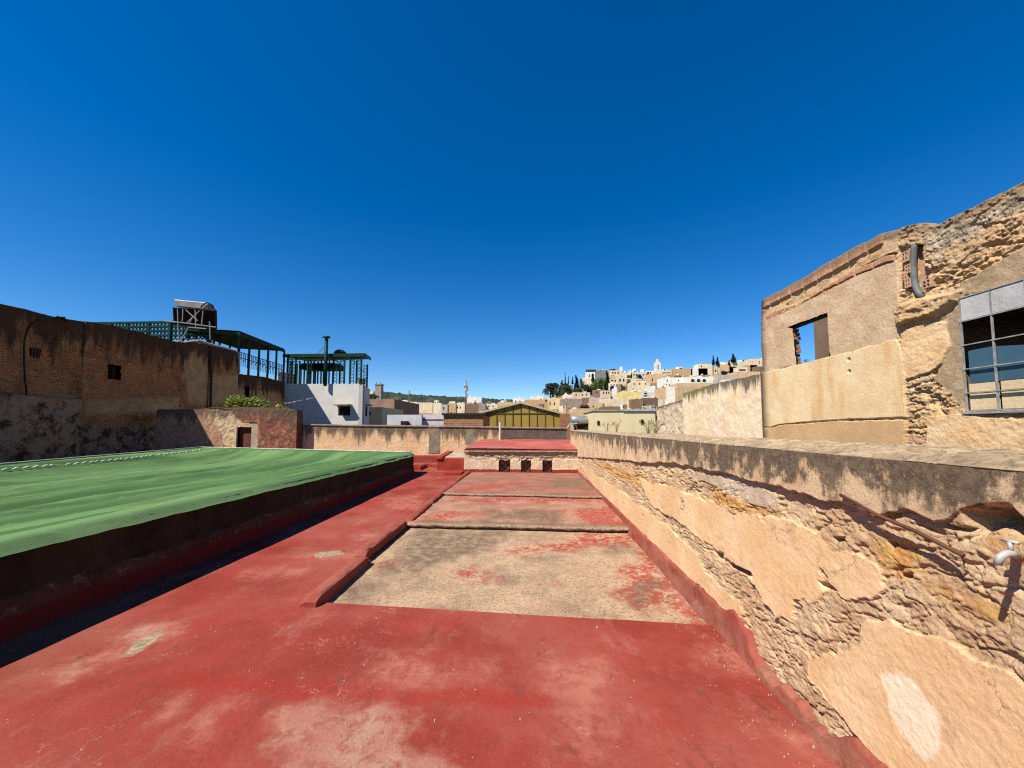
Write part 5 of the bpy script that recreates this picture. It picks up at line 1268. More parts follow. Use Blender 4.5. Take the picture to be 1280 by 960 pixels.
for (ta, tb) in ((.0, .34), (.345, .68), (.685, 1.0)):
    P = [c1.lerp(c2, ta), c1.lerp(c2, tb), d1.lerp(d2, tb), d1.lerp(d2, ta)]
    MB().prism([p + Vector((0, 0, .12)) for p in P], (0, 0, .03)).build('roof_sheet', M_greenR, SG)
for k in range(6):
    t = k / 5 ; p = c1.lerp(c2, t); MB().box(p.x - .05, p.x + .05, p.y - .05, p.y + .05, zE - .2, p.z).build('post', M_green, SG)
    p = d1.lerp(d2, t); MB().box(p.x - .05, p.x + .05, p.y - .05, p.y + .05, zE - .2, p.z).build('post', M_green, SG)
r1, r2 = lp(299, 455, -.4), lp(356, 462, -.4)
zrail = PL.hit(340, 466)[1] + .9
for hz_ in (zrail, zrail - .35): MB().bar(Vector((c1.x, c1.y, hz_)), Vector((c2.x, c2.y, hz_)), .04).build('rail', M_green, SG)
for hz_ in (zrail + 1.1,): MB().bar(Vector((c1.x, c1.y, hz_)), Vector((c2.x, c2.y, hz_)), .05).build('rail', M_green, SG)
f = MB()
for k in range(26):
    p = c1.lerp(c2, (k + .5) / 26); f.tube([Vector((p.x, p.y, zrail - .9)), Vector((p.x, p.y, zrail))], .018, 5)
    if k % 2 == 0: f.tube([Vector((p.x, p.y, zrail - .6)), Vector((p.x, p.y + .2, zrail - .3)), Vector((p.x, p.y, zrail - .05))], .018, 5)
f.build('fretwork', M_green, SG)
# ---- green lattice railing along the brick house roof
GY = 24.0
GR = thing('lattice_railing', 'green lattice railing across the brick house roof, below the solar heater', 'railing', at(200, 420, Y=GY))
def gp_(px, z): q = at(px, 410, Y=GY); return Vector((q.x, GY, z))
gz = [at(200, y, Y=GY).z for y in (402.8, 408.3, 413.8, 419.5, 431)]
gx0, gx1 = 104, 268
for z, w in zip(gz[:4], (.14, .07, .08, .07)): MB().bar(gp_(gx0, z), gp_(gx1, z), .08, w).build('rail', M_green, GR)
gxs = [104, 118, 139, 160, 186, 213, 236, 262, 268]
for i, g in enumerate(gxs): MB().bar(gp_(g, gz[4] - 1.2), gp_(g, gz[0] + .05), .20 if g in (213, 262) else .10).build('post', M_green, GR)
for ga_, gb_ in zip(gxs[:-1], gxs[1:]):
    f = MB(); m_ = max(2, int((gb_ - ga_) / 4.2))
    for r_ in range(4):
        za, zb2 = gz[r_ + 1], gz[r_]
        if r_ == 3: za = gz[3] - .3
        for i in range(m_):
            u0, u1 = ga_ + (gb_ - ga_) * i / m_, ga_ + (gb_ - ga_) * (i + 1) / m_
            f.bar(gp_(u0, za), gp_(u1, zb2), .05, .05); f.bar(gp_(u0, zb2), gp_(u1, za), .05, .05)
            f.tube([gp_(u0 + (u1 - u0) * .2, za + .02), gp_((u0 + u1) / 2, (za + zb2) / 2 + .1), gp_(u1 - (u1 - u0) * .2, za + .02)], .03, 4)
    f.build('lattice', M_green, GR)
# slabs of roofing lying on the parapet
# ---- solar water heater
M_tankw = simple('shade_grey_tank', (.20, .22, .26), .5, 0, .2, 2); M_tankc = simple('white_tank_cover', (.80, .80, .80), .5); M_panel = simple('dark_collector', (.004, .004, .007), .8); M_alu = simple('bare_aluminium', (.27, .30, .34), .5, .4)  # tank greyed to paint its dim front below the white cover
HYY = 22.5
def hp(px, py, o=0.0): return at(px, py, Y=HYY + o)
sh = thing('solar_water_heater', 'solar water heater with a white tank and dark panel high on the brick house roof', 'solar heater', hp(243, 428))
ta, tb = hp(222, 380), hp(263.5, 384)
MB().bar(ta, tb, .44, .34).build('tank', M_tankw, sh)
MB().bar(hp(221.5, 375.9, .1), hp(264, 380.3, .1), .34, .07).build('tank_cover', M_tankc, sh)
P = [hp(217, 384.5, .35), hp(269.5, 388, .35), hp(270, 411, 1.1), hp(218, 405.5, 1.1)]
M_dkf = simple('dark_frame', (.03, .03, .032), .6)
pn = MB().prism(P, (0, .1, .02)).build('collector', M_panel, sh)
MB().bar(P[0], P[3], .08).build('collector_frame', M_dkf, pn); MB().bar(P[1], P[2], .08).build('collector_frame', M_dkf, pn); MB().bar(P[3], P[2], .08).build('collector_frame', M_dkf, pn)
for (a, b) in (((222, 386), (223.5, 425)), ((229, 384), (228, 402)), ((244, 386), (245, 409)), ((254, 388), (252, 407)), ((232, 387), (247, 401)), ((250, 388), (233, 404)), ((240, 398), (237, 404)), ((217, 402), (270, 409)), ((235, 410), (227, 425)), ((235, 409), (258, 411)), ((262, 402), (263, 425))):
    MB().tube([hp(*a, -.1), hp(*b, -.1)], .035, 6).build('stand_bar', M_alu, sh)
MB().tube([hp(251, 384, -.3), hp(255, 380, -.3), hp(259, 378, -.3), hp(264, 381, -.2), hp(269, 388, 0), hp(269.5, 393, 0)], .04, 6).build('hose', simple('black_hose', (.03, .03, .03), .6), sh, True)
# flat slabs on top of the wall below it
MB().bar(hp(204, 400.8), hp(222, 403), .07).build('pole', M_alu) ; tag(bpy.data.objects['pole'], 'short metal pole poking out left of the solar heater', 'pole')
# ================================================================== just beyond the back wall
def box_px(x0, x1, yt, Y, depth, zb=-8, rot=0):
    a = at(x0, yt, Y=Y); b = at(x1, yt, Y=Y); return MB().box(a.x, b.x, Y, Y + depth, zb, a.z)
def put(name, cat, label, x0, x1, yt, Y, depth, mat, part='wall', group=None):
    a = at((x0 + x1) / 2, yt, Y=Y); t = thing(name, label, cat, (a.x, Y, -8), group); box_px(x0, x1, yt, Y, depth).build(part, mat, t); return t
def win(t, x0, x1, y0, y1, Y, mat=None, name='window', proud=.04):
    a, b = at(x0, y1, Y=Y), at(x1, y0, Y=Y); return MB().box(a.x, b.x, Y - proud, Y + .05, a.z, b.z).build(name, mat or M_dark, t)
M_cream = stained('cream_house_plaster', (.66, .55, .37), (.60, .49, .33)); M_mauve = stained('mauve_brick', (.30, .20, .165), (.25, .165, .135)); M_bluew = stained('bluish_whitewash', (.60, .62, .68), (.50, .53, .62), (.25, .25, .28), .6)
M_redbrick = stained('weathered_red_brick', (.34, .17, .085), (.26, .125, .065), (.10, .06, .045), .6, bscale=2); M_yel = stained('pale_yellow_render', (.76, .67, .43), (.72, .62, .39), (.45, .38, .25), .35)
t = put('flat_roofed_house', 'house', 'cream house with a small dark window just right of the white house', 458, 478, 509, 36, 6, M_cream); win(t, 460.5, 463.5, 514.5, 519, 36)
t = put('flat_roofed_house', 'house', 'mauve brick house front with a lower cream bay just right of the white house', 461, 493, 499, 40, 9, M_mauve)
t = put('garden_wall', 'wall', 'bluish whitewashed wall behind the back wall, left of the red-striped one', 484, 527, 518.5, 30, .4, M_bluew); MB().box(at(503, 526, Y=29.9).x, at(511, 526, Y=29.9).x, 29.5, 29.95, .5, at(505, 526.5, Y=29.9).z).build('recess', M_dark, t)
t = put('garden_wall', 'wall', 'white wall with a red stripe between bluish wall and brick wall', 526.5, 555, 518, 30.5, .4, M_bluew)
MB().box(at(528, 524, Y=30.5).x, at(554, 524, Y=30.5).x, 30.47, 30.52, at(528, 525.3, Y=30.5).z, at(528, 524, Y=30.5).z).build('stripe', M_redflat, t)
def brick_wall():
    Y = 27; a = at(554.5, 519, Y=Y); b = at(604, 519, Y=Y)
    t = thing('brick_shed', 'low brown brick shed with a dark flat roof left of the yellow gable', 'shed', ((a.x + b.x) / 2, Y, -8))
    n = NT('brown_brick', .9); br = n.t.nodes.new('ShaderNodeTexBrick'); n.t.links.new(n.map((1, 1, 1), (R(90), 0, 0)), br.inputs['Vector'])
    br.inputs['Scale'].default_value = 1; br.inputs['Brick Width'].default_value = .42; br.inputs['Row Height'].default_value = .16; br.inputs['Mortar Size'].default_value = .02
    br.inputs['Color1'].default_value = (.36, .17, .08, 1); br.inputs['Color2'].default_value = (.25, .11, .055, 1); br.inputs['Mortar'].default_value = (.36, .26, .17, 1)
    c = n.mix(n.ss(n.noise(1.5, 6, .7), .55, .7, 0, .7), br.outputs['Color'], (.13, .08, .06)); m = n.done(c, n.bump(br.outputs['Fac'], .4, .02))
    MB().box(a.x, b.x, Y, Y + 4, -8, a.z).build('wall', m, t)
    MB().box(a.x - .1, b.x + .2, Y - .15, Y + 4.2, a.z + .003, a.z + .14).build('roof', simple('tar_roof', (.035, .034, .036), .9), t)
brick_wall()
# yellow gabled shed
def gable():
    Y = 46; L, Rr, T = at(601, 517, Y=Y), at(702, 518, Y=Y), at(651, 504.5, Y=Y)
    t = thing('gabled_shed', 'olive-yellow sheet-clad shed with a low gable behind the back wall', 'shed', (T.x, Y, -8))
    n = NT('yellow_sheet', .7, .3); c = n.two((.36, .25, .05), (.30, .20, .04), .6); c = n.mix(n.ss(n.noise(1, 5, .6, n.map((2, 2, .3))), .5, .7, 0, .5), c, (.22, .15, .04))
    M_ys = n.done(c)
    MB().prism([(L.x, Y, -8), (Rr.x, Y, -8), (Rr.x, Y, Rr.z), (T.x, Y, T.z), (L.x, Y, L.z)], (0, .12, 0)).build('gable_wall', M_ys, t)
    M_seam = simple('brown_seam', (.11, .075, .025), .7)
    for k in range(1, 10):
        x = L.x + (Rr.x - L.x) * k / 10; zt = L.z + (T.z - L.z) * min((x - L.x) / (T.x - L.x), (Rr.x - x) / (Rr.x - T.x))
        MB().box(x - .05, x + .05, Y - .06, Y - .005, -2, zt - .05).build('seam', M_seam, t)
    for zz in (L.z + .0, L.z - 2.2): MB().box(L.x, Rr.x, Y - .08, Y - .062, zz - .05, zz + .05).build('seam', M_seam, t)
    M_sr = stained('pale_sheet_roof', (.50, .45, .33), (.42, .36, .25))
    for s_, e in ((L, T), (T, Rr)):
        d = (e - s_).normalized(); up = Vector((-d.z, 0, d.x)); ext = .5
        a = s_ - d * (ext if s_ is L else 0); b = e + d * (ext if e is Rr else 0)
        MB().prism([a + Vector((0, -.3, 0)), b + Vector((0, -.3, 0)), b + Vector((0, -.3, 0)) + up * .22, a + Vector((0, -.3, 0)) + up * .22], (0, 14, 0)).build('roof', M_sr, t)
    MB().box(L.x, Rr.x, Y + .13, Y + 13, -8, L.z - .05).build('side_wall', M_ys, t)
gable()
t = put('brick_house', 'house', 'dark red brick wall strip between the yellow gable and the roof tank', 701, 730, 517.5, 44, 5, M_redbrick)
# horizontal tank on its stand
wt = thing('water_tank', 'grey metal cylinder tank lying on a stand above the back wall', 'tank', at(726, 534, Y=24))
ta, tb = at(713.8, 525, Y=24), at(738.5, 525, Y=24.3); tb.z = ta.z
n = NT('tank_metal', .35, .5); n.b.inputs['Metallic'].default_value = .6; M_tank = n.done(n.two((.50, .53, .58), (.40, .43, .48), 3))
d = (tb - ta)
MB().tube([ta + d * -.02, ta + d * .0, ta + d * .04, ta + d * .96, tb, tb + d * .02], [.12, .22, .27, .27, .22, .12], 20).build('drum', M_tank, wt, True)
z0 = at(714, 534, Y=24).z - .4
for k in (.2, .8):
    p = ta + d * k; MB().bar(p + Vector((-.25, .1, z0 - p.z)), p + Vector((0, 0, -.2)), .06).build('leg', M_galv, wt); MB().bar(p + Vector((.2, .1, z0 - p.z)), p + Vector((0, 0, -.2)), .06).build('leg', M_galv, wt)
q = at(709, 534, Y=23.6); MB().tube([q - Vector((.1, 0, .2)), q + Vector((.2, 0, .22)), q + Vector((.6, 0, .22))], .05, 8).build('pipe', M_galv, wt)
MB().box(ta.x + .25, ta.x + 1.1, 24.1, 24.6, z0, ta.z - .2).build('burner_box', M_dark, wt)
# yellow house beyond the right wall
Y = 22.0
yh = thing('yellow_house', 'pale yellow rendered house with two small dark windows beyond the right wall', 'house', (at(780, 520, Y=Y).x, Y, -8))
a, b = at(742, 514, Y=Y), at(819, 514.5, Y=Y)
MB().box(a.x, b.x, Y, Y + 6, -8, a.z).build('wall', M_yel, yh)
win(yh, 746.5, 749.3, 526, 531, Y); win(yh, 801, 804.2, 524.5, 530, Y)
MB().box(at(778, 512, Y=Y).x, b.x + .05, Y - .08, Y + 6, a.z + .003, a.z + .10).build('roof_edge', simple('grey_sheet', (.46, .48, .52), .5), yh)
MB().box(a.x - .05, at(777.5, 512, Y=Y).x, Y - .05, Y + 6, a.z + .003, a.z + .07).build('roof_edge', M_concrete, yh)
t = put('flat_roofed_house', 'house', 'orange-tan house wall close behind the roof tank', 722, 743, 513, 26, 5, stained('orange_tan', (.62, .44, .25), (.55, .38, .22)))
# dry weeds along the top of the right wall
M_weed = simple('dry_weed', (.34, .29, .18), .9)
for i, (px, lab) in enumerate(((757, 'dry weed stalks before the pale yellow house, near its left window'), (769, 'dry weed stalks before the middle of the pale yellow house'), (807, 'bushier dry weed before the right window of the pale yellow house'), (815, 'dry weed stalks at the right end of the pale yellow house'))):
    rr = random.Random(i + 40); p = at(px, 541, X=WX + .3) if False else None
    Yw = (WX + .3) * F / (px - 665.3); p = Vector((WX + .3, Yw, 1.53)); m = MB(); h = .012 * Yw * rr.uniform(.8, 1.2) + .1
    for k in range(9):
        e = p + Vector((rr.uniform(-.12, .12), rr.uniform(-.35, .35), h * rr.uniform(.5, 1))); mid = p.lerp(e, .55) + Vector((rr.uniform(-.02, .02), rr.uniform(-.04, .04), .03))
        m.tube([p - Vector((0, 0, .06)), mid, e], [.006, .005, .003], 4)
        for j in range(3): q = mid.lerp(e, rr.random()); m.tube([q, q + Vector((rr.uniform(-.03, .03), rr.uniform(-.07, .07), rr.uniform(.01, .06)))], .0035, 4)
    tag(m.build('dry_weed', M_weed), lab, 'weed', 'weeds on the right wall')
# ================================================================== THE TOWN ON ITS HILL
SKX = np.array([-400, 200, 440, 640, 680, 700, 735, 780, 830, 880, 955, 1100, 1400, 2200])
SKY_ = np.array([500, 503, 503, 504, 497, 487, 474, 471, 468, 464, 460, 455, 452, 452])
def zs_at(az): return 1.6 + (534 - np.interp(az, SKX, SKY_)) / F * 330 - 4.0
def terr(x, y):
    y = np.maximum(y, 1.0); az = 665.3 + F * x / y
    az = np.clip(az, -400, 2200)
    t = np.clip((y - 60) / 270, 0, 1.15); t = np.where(t > 1, 1 + .0 * (t - 1), t)
    return -8.5 + (zs_at(az) + 8.5) * t
def terrain():
    azs = np.linspace(-700, 2300, 260); Ys = np.concatenate([np.linspace(18, 60, 12), np.linspace(66, 345, 90), [380, 420, 500, 700, 1100, 2000, 4000]])
    A_, Y_ = np.meshgrid(azs, Ys, indexing='ij'); X_ = (A_ - 665.3) / F * Y_
    Z = terr(X_, Y_) + 1.5 * (fbm(X_ * .05, Y_ * .05, 4, 901) - .5) * (Y_ > 60)
    Z = np.where(Y_ > 346, Z * np.clip((700 - Y_) / 350, 0, 1) - 12 * np.clip((Y_ - 346) / 350, 0, 1), Z)
    n = NT('hill_soil', .95, .1)
    c = n.two((.26, .19, .115), (.16, .125, .075), .06); c = n.mix(n.ss(n.noise(.12, 6, .7), .5, .6, 0, .8), c, (.07, .085, .035))
    c = n.mix(n.ss(n.noise(.4, 6, .7), .55, .7, 0, .6), c, (.36, .28, .18))
    tag(mesh('ground', np.stack([X_, Y_, Z], -1).reshape(-1, 3), gridfaces(260, len(Ys)), n.done(c), smooth=True), kind='structure')
    s = MB().box(-400, 400, -300, 17.9, -9.2, -9).build('street', n.m); tag(s, kind='structure')
terrain()
def solveY(px, yt, h):
    lo, hi = 62., 335.
    f = lambda Y: 1.6 + (534 - yt) / F * Y - (float(terr(np.array((px - 665.3) / F * Y), np.array(Y))) + h)
    if f(lo) < 0: return lo
    if f(hi) > 0: return hi
    for _ in range(40):
        m_ = (lo + hi) / 2
        if f(m_) > 0: lo = m_
        else: hi = m_
    return lo
MC = {}
def hm(col, st=.35):
    k = (col, st)
    if k not in MC: MC[k] = stained('town_plaster', col, tuple(x * .80 for x in col), (.20, .15, .105), .7, bscale=.5)
    return MC[k]
CRE = (.82, .71, .54); TAN = (.68, .50, .32); WHI = (.86, .85, .84); GRY = (.50, .47, .44); YEL = (.76, .66, .30); BRN = (.24, .16, .115); PNK = (.72, .58, .50); ORG = (.60, .39, .22); BEI = (.78, .66, .50); LGR = (.66, .64, .60); SHADE_BRN = (.34, .25, .18)  # the dull brown stands in for shadow between the houses
M_win = simple('dark_window', (.04, .035, .032), .4)
LIST = []
def house(x0, x1, yt, yb, col, label, wins=(), Y=None, h=7., rot=0., cat='house', dpx=None, kids=(), group=None, name='town_house', nowin=False):
    px = (x0 + x1) / 2
    if Y is None: Y = solveY(px, yt, h)
    c = at(px, yt, Y=Y); w = (x1 - x0) / F * Y; zt = c.z; zb = float(terr(np.array(c.x), np.array(Y))) - 3
    d = max(4., min(12., w * .8)) if dpx is None else dpx / F * Y
    ca = abs(math.cos(rot)); sa = abs(math.sin(rot)); hw = max(.6, (w - d * sa) / ca / 2) if w > d * sa * 1.3 else w / 2 / max(ca, .6)
    t = thing(name, label, cat, (c.x, Y, zb), group)
    cen = Vector((c.x, Y + d / 2, 0)); m = hm(col)
    MB().obox(cen, hw, d / 2, zb, zt, rot).build('wall', m, t)
    p = MB()     # parapet standing on the flat roof
    e = .28
    for (ax, ay, bx, by) in ((-1, -1, 1, -1), (1, -1, 1, 1), (1, 1, -1, 1), (-1, 1, -1, -1)):
        pass
    q = lambda u, v: Vector((cen.x + u * math.cos(rot) - v * math.sin(rot), cen.y + u * math.sin(rot) + v * math.cos(rot), zt))
    LIST.append((x0, x1, yt, yb, Y))
    ca_, sa_ = math.cos(rot), math.sin(rot)
    for (wx0, wx1, wy0, wy1) in wins:
        a, b = at(wx0, wy1, Y=Y), at(wx1, wy0, Y=Y); ua, ub = (a.x - cen.x) / ca_, (b.x - cen.x) / ca_
        o = MB(); P = [q(ua, -d / 2 - .06), q(ub, -d / 2 - .06), q(ub, -d / 2 + .1), q(ua, -d / 2 + .1)]
        for k in P: k.z = a.z
        o.hexa(P + [Vector((k.x, k.y, b.z)) for k in P]).build('window', M_win, t)
    rk = random.Random(int(px * 31)); kids = list(kids)
    if x1 - x0 > 8 and cat == 'house' and not group:
        for _ in range(rk.choice([0, 1, 1, 2])):
            kw = rk.uniform(1.5, 4.5); ka = rk.uniform(x0 + .5, x1 - kw - .5)
            kids.append((ka, ka + kw, yt - rk.uniform(.4, 1.3), rk.choice([col, col, WHI, CRE, GRY, SHADE_BRN]), 'roof_room'))
    for (kx0, kx1, kt, kcol, nm) in kids:
        a, b = at(kx0, kt, Y=Y + d * .35), at(kx1, kt, Y=Y + d * .35)
        MB().box(a.x, b.x, Y + d * .2, Y + d * .6, zt - .3, a.z).build(nm, hm(kcol), t)
    return t
def ws(xs, y0, y1, w=1.6): return [(x - w / 2, x + w / 2, y0, y1) for x in xs]
# --- skyline of the hill
house(733, 744, 465, 475, WHI, 'white house with a dark flat canopy, highest on the tree-covered left shoulder of the hill', ws([736.5, 740], 468, 471.5, 1.2), kids=[(732.5, 745, 462.2, (.04, .05, .06), 'canopy')])
house(727, 738, 473.5, 482, CRE, 'cream stepped house just below the white house with the dark canopy', ws([730], 477, 479, 1.2))
house(745, 760, 463, 472, (.22, .26, .27), 'dark glazed roof pavilion beside the white house with the canopy', kids=[(747, 758, 461.8, (.45, .47, .46), 'roof')])
house(761, 777.5, 463, 474, BEI, 'beige skyline house with dark roof strips and a white turret at its right end', ws([766, 769, 772.5], 465, 467) + ws([764, 767], 469, 471, 1), kids=[(775.2, 777.6, 458.6, WHI, 'turret'), (762, 769, 461.5, (.10, .13, .12), 'roof_shed')])
house(762, 773, 470.5, 480, TAN, 'tan house below the turreted beige house, two small dark windows', ws([765, 769.5], 475, 477, 2))
house(772, 783, 471.5, 481, BEI, 'beige house with two dark windows between the tan house and the grey flats', ws([775, 779.5], 473.5, 477, 1.8))
house(778, 790, 466.5, 476, CRE, 'cream skyline house with dark open storeys, right of the white turret', ws([785, 787.5], 469, 472.5, 2.2), kids=[(780, 782, 464, WHI, 'roof_room'), (786, 788, 462.5, CRE, 'roof_room')])
house(789, 811, 465, 478, LGR, 'pale grey four-storey flats with a row of dark windows on the skyline', ws([792.5, 795.8, 800, 804, 808], 467.6, 469.4, 1.6) + ws([793, 797, 807], 472, 474, 1.6), kids=[(791, 794, 461.2, WHI, 'roof_room'), (801.5, 804, 461.6, WHI, 'roof_room')])
house(809, 819, 463.5, 470, WHI, 'low white skyline house just left of the minaret', ws([813], 465, 467, 1.6))
house(827, 840, 463, 471, CRE, 'cream skyline house with a dark band, right of the minaret', ws([833], 465.5, 466.6, 11), kids=[(828, 833, 461.8, WHI, 'roof_room')])
house(840, 865, 461, 474, ORG, 'wide orange-tan windowless house on the skyline, right of the minaret', ws([846], 466, 470, 1.4), kids=[(846, 848, 458.8, WHI, 'roof_room'), (849.5, 852, 459, WHI, 'roof_room')])
house(864, 884, 460.5, 471, WHI, 'big white cube house above the white arcade', dpx=16)
wa_ = house(860, 891, 471, 478, WHI, 'long white house with three dark arches')
def arch(t, cx, y1, w, hgt, Y):
    a = at(cx - w / 2, y1, Y=Y); b = at(cx + w / 2, y1, Y=Y); r = (b.x - a.x) / 2; zt = at(cx, y1 - hgt, Y=Y).z
    P = [(a.x, Y - .08, a.z), (b.x, Y - .08, a.z)] + [((a.x + b.x) / 2 + r * math.cos(k * math.pi / 10), Y - .08, zt - r + r * math.sin(k * math.pi / 10)) for k in range(11)]
    MB().prism(P, (0, .2, 0)).build('arch_opening', M_win, t)
for cx in (866, 873.3, 880.3): arch(wa_, cx, 477.4, 4.4, 3.8, wa_.location.y)
house(829.5, 860, 471.8, 479, WHI, 'long low white house left of the one with three arches', ws([834, 848, 853], 475, 476.6, 1.5))
house(873, 890, 455, 462, CRE, 'cream skyline house behind the big white cube', ws([877], 457, 459, 1.5), kids=[(876, 882, 453.8, (.34, .36, .42), 'roof_shed')])
house(891.5, 900, 458, 470, BEI, 'narrow beige house with one dark window right of the white cube', ws([894.5], 462, 465, 1.6))
house(900, 913, 455.6, 467, TAN, 'plain tan house left of the grey-brown one near the ruin', kids=[(896, 906, 453, WHI, 'roof_room')])
house(912, 922, 458.6, 468, (.36, .30, .26), 'grey-brown shaded house between two tan houses near the ruin')
house(913, 931, 451.5, 459, (.70, .68, .52), 'pale green-topped house highest on the skyline, close to the ruin', ws([929], 450, 452, 1))
house(922, 934, 459, 466, CRE, 'small cream house with a wide dark opening near the ruin', ws([928], 461.5, 463.5, 8))
house(933, 946, 456.2, 465, ORG, 'orange-tan box house near the ruin, one tiny window', ws([942.5], 459, 460.2, .9))
house(945, 956, 458, 465, BRN, 'brown house in shade hard against the ruin')
house(938, 958, 448.5, 458, BEI, 'large beige house on the skyline hard against the ruin', ws([949], 451, 455, .8))
house(921, 956, 464.5, 478, TAN, 'tall tan retaining wall of a terrace below the houses by the ruin', name='retaining_wall', cat='wall')
house(900, 923, 468.5, 478, GRY, 'grey-tan garden terrace wall under the small round bush', name='retaining_wall', cat='wall')
house(848, 893, 478.6, 484, TAN, 'long tan terrace wall under the white arcade', name='retaining_wall', cat='wall')
house(849, 890, 483, 492, (.56, .43, .29), 'long tan house front behind the palm')
# --- middle of the hill
house(811, 829, 467.5, 480, TAN, 'square tan block below the minaret, pale panel on its face', ws([815.5], 473, 476, 1.3))
house(789, 812, 477.5, 488, BEI, 'wide beige house with three small dark windows, middle of the hill', ws([792.5, 799.5, 807], 478.8, 480.8, 1.4) + ws([791.5], 486, 487, 2))
house(775, 804, 490, 499, YEL, 'bright yellow flat-roofed house in the middle of the hill')
house(804, 817, 490.5, 500, LGR, 'pale grey house with dark shelf openings right of the bright yellow house', ws([807], 491, 492.5, 4) + ws([807], 494, 495.3, 4))
house(810, 819, 483, 489, WHI, 'small white house above the bright yellow house')
house(822, 832.5, 486, 499, TAN, 'tall narrow tan house, sunlit, right of the dark gap')
house(837, 848, 483.5, 490, WHI, 'small white house left of the palm')
house(766.8, 771.4, 485.5, 496, WHI, 'slim white domed shrine among brown walls', kids=[(767.8, 770.4, 483.5, WHI, 'dome')], name='shrine', cat='shrine')
house(742, 753, 487.5, 495, (.30, .20, .16), 'mauve-brown house front below the green trees', ws([746], 489.5, 491.5, 1.3))
house(752, 763, 488.2, 496, PNK, 'pink house with dark windows left of the white shrine', ws([754.5, 758, 761], 489.6, 492.2, 1.3))
house(716, 737.5, 490.5, 499, PNK, 'pale pink house under the dark hillside shrubs', ws([720, 728, 733], 492.5, 494.3, 1.6))
house(704, 717, 493.5, 499, WHI, 'low white house left of the pale pink house')
house(754, 790, 498.5, 508, BEI, 'broad beige house front below the bright yellow house')
house(790, 803.5, 499, 512, BRN, 'shadowed side of the broad beige house, its shade painted dark brown')  # separate box whose brown paints the beige house's shadowed side
house(804, 822, 497.5, 512, (.18, .12, .09), 'dark ruin behind the pale yellow house, its shade painted brown')  # brown tone holds the shade on this front
house(737, 753, 503, 516, TAN, 'tan house left of the broad beige front', ws([741.5], 507, 509, 1.4))
house(738, 752, 497, 504, GRY, 'grey house above the tan house left of the broad beige front')
house(753, 775, 508, 517, BRN, 'dark brown roof ruin behind the left end of the pale yellow house')
house(686, 700, 497.5, 516, (.74, .62, .36), 'cream-yellow house with two windows, right behind the gable', ws([687.7, 693], 503, 506, 1.4) + ws([692.5], 511.5, 513, 1.2))
house(701.5, 731, 498.5, 518, (.34, .28, .23), 'large grey-brown shaded house wall right of the cream-yellow house', ws([712], 510, 514, 1.6), kids=[(700.5, 703, 497.6, TAN, 'parapet')])
house(729, 737, 497, 512, BRN, 'brown side of a house between the grey-brown wall and the tan house')
house(657, 686, 499.5, 511, ORG, 'long orange-tan house behind the gable peak', ws([682.5], 499.5, 502.5, 1.8))
house(663, 677, 495.5, 501, WHI, 'white roof-room house behind the long orange-tan house')
house(641, 656, 498, 506, WHI, 'small white house with two windows behind the gable, left of its peak', ws([644.5, 650], 501, 503, 1.6))
house(714, 741, 510.5, 522, TAN, 'low tan house behind the roof tank', Y=62)
# --- flat town, left
house(501, 514, 502, 513, CRE, 'cream house with a dark low window, leftmost of the far row', ws([505, 510], 506, 508.5, 2), kids=[(503, 509, 500.5, WHI, 'roof_room')])
house(513.5, 541, 503.2, 517, BEI, 'long beige house with a bright left corner in the far row', ws([516.5], 507.5, 510.5, 1.8), kids=[(513.5, 522, 502.6, CRE, 'parapet')])
house(541, 552, 503.8, 515, CRE, 'cream house with light parapet in the middle of the far row')
house(552, 559.5, 505.6, 515, GRY, 'narrow grey house with a dark window in the far row', ws([554.5], 509, 512, 1.6))
house(559.5, 570, 504, 516, ORG, 'orange-tan house in the far row left of the mast', kids=[(562, 569, 502, WHI, 'roof_room')])
house(569, 581, 504, 516, CRE, 'cream house with two dark windows just left of the mast', ws([572, 575.3], 508, 510.5, 1.3))
house(583, 602, 496.5, 504, WHI, 'white house with a grey side standing above the far row, right of the mast', dpx=16)
house(582, 598, 504.2, 516, BRN, 'dark brown roof building right of the mast', kids=[(585, 592, 510, GRY, 'shed')])
house(607, 622, 504.8, 514, CRE, 'cream house with two windows left of the gable', ws([611, 616.5], 507, 509, 1.5))
house(598, 607, 505, 514, (.32, .29, .27), 'grey lean-to roof building right of the mast')
house(622, 641, 502.6, 512, TAN, 'tan house behind the left slope of the gable', kids=[(626, 633, 500.8, WHI, 'roof_room')])
house(493, 502, 499.6, 518, (.15, .09, .065), 'dark brown house left of the far row')
house(461.5, 467, 489, 499, CRE, 'tiny cream house at the foot of the grey tower')
# grey tower
def tower():
    Y = 230.; a, b = at(469, 481, Y=Y), at(476.5, 481, Y=Y); t = thing('grey_tower', 'square grey tower with two knobs on top, against the wooded hills', 'tower', ((a.x + b.x) / 2, Y, 0))
    m = hm((.32, .30, .28)); MB().box(a.x, b.x, Y, Y + 3.6, -4, a.z).build('wall', m, t)
    MB().box(a.x - .35, b.x + .35, Y - .35, Y + 3.95, a.z + .005, a.z + .5).build('cornice', m, t)
    for k in (.14, .78): x = a.x + (b.x - a.x) * k; MB().tube([Vector((x, Y + .6, a.z + .5)), Vector((x, Y + .6, a.z + 1.5)), Vector((x, Y + .6, a.z + 1.9))], [.28, .36, .1], 8).build('finial', m, t)
tower()
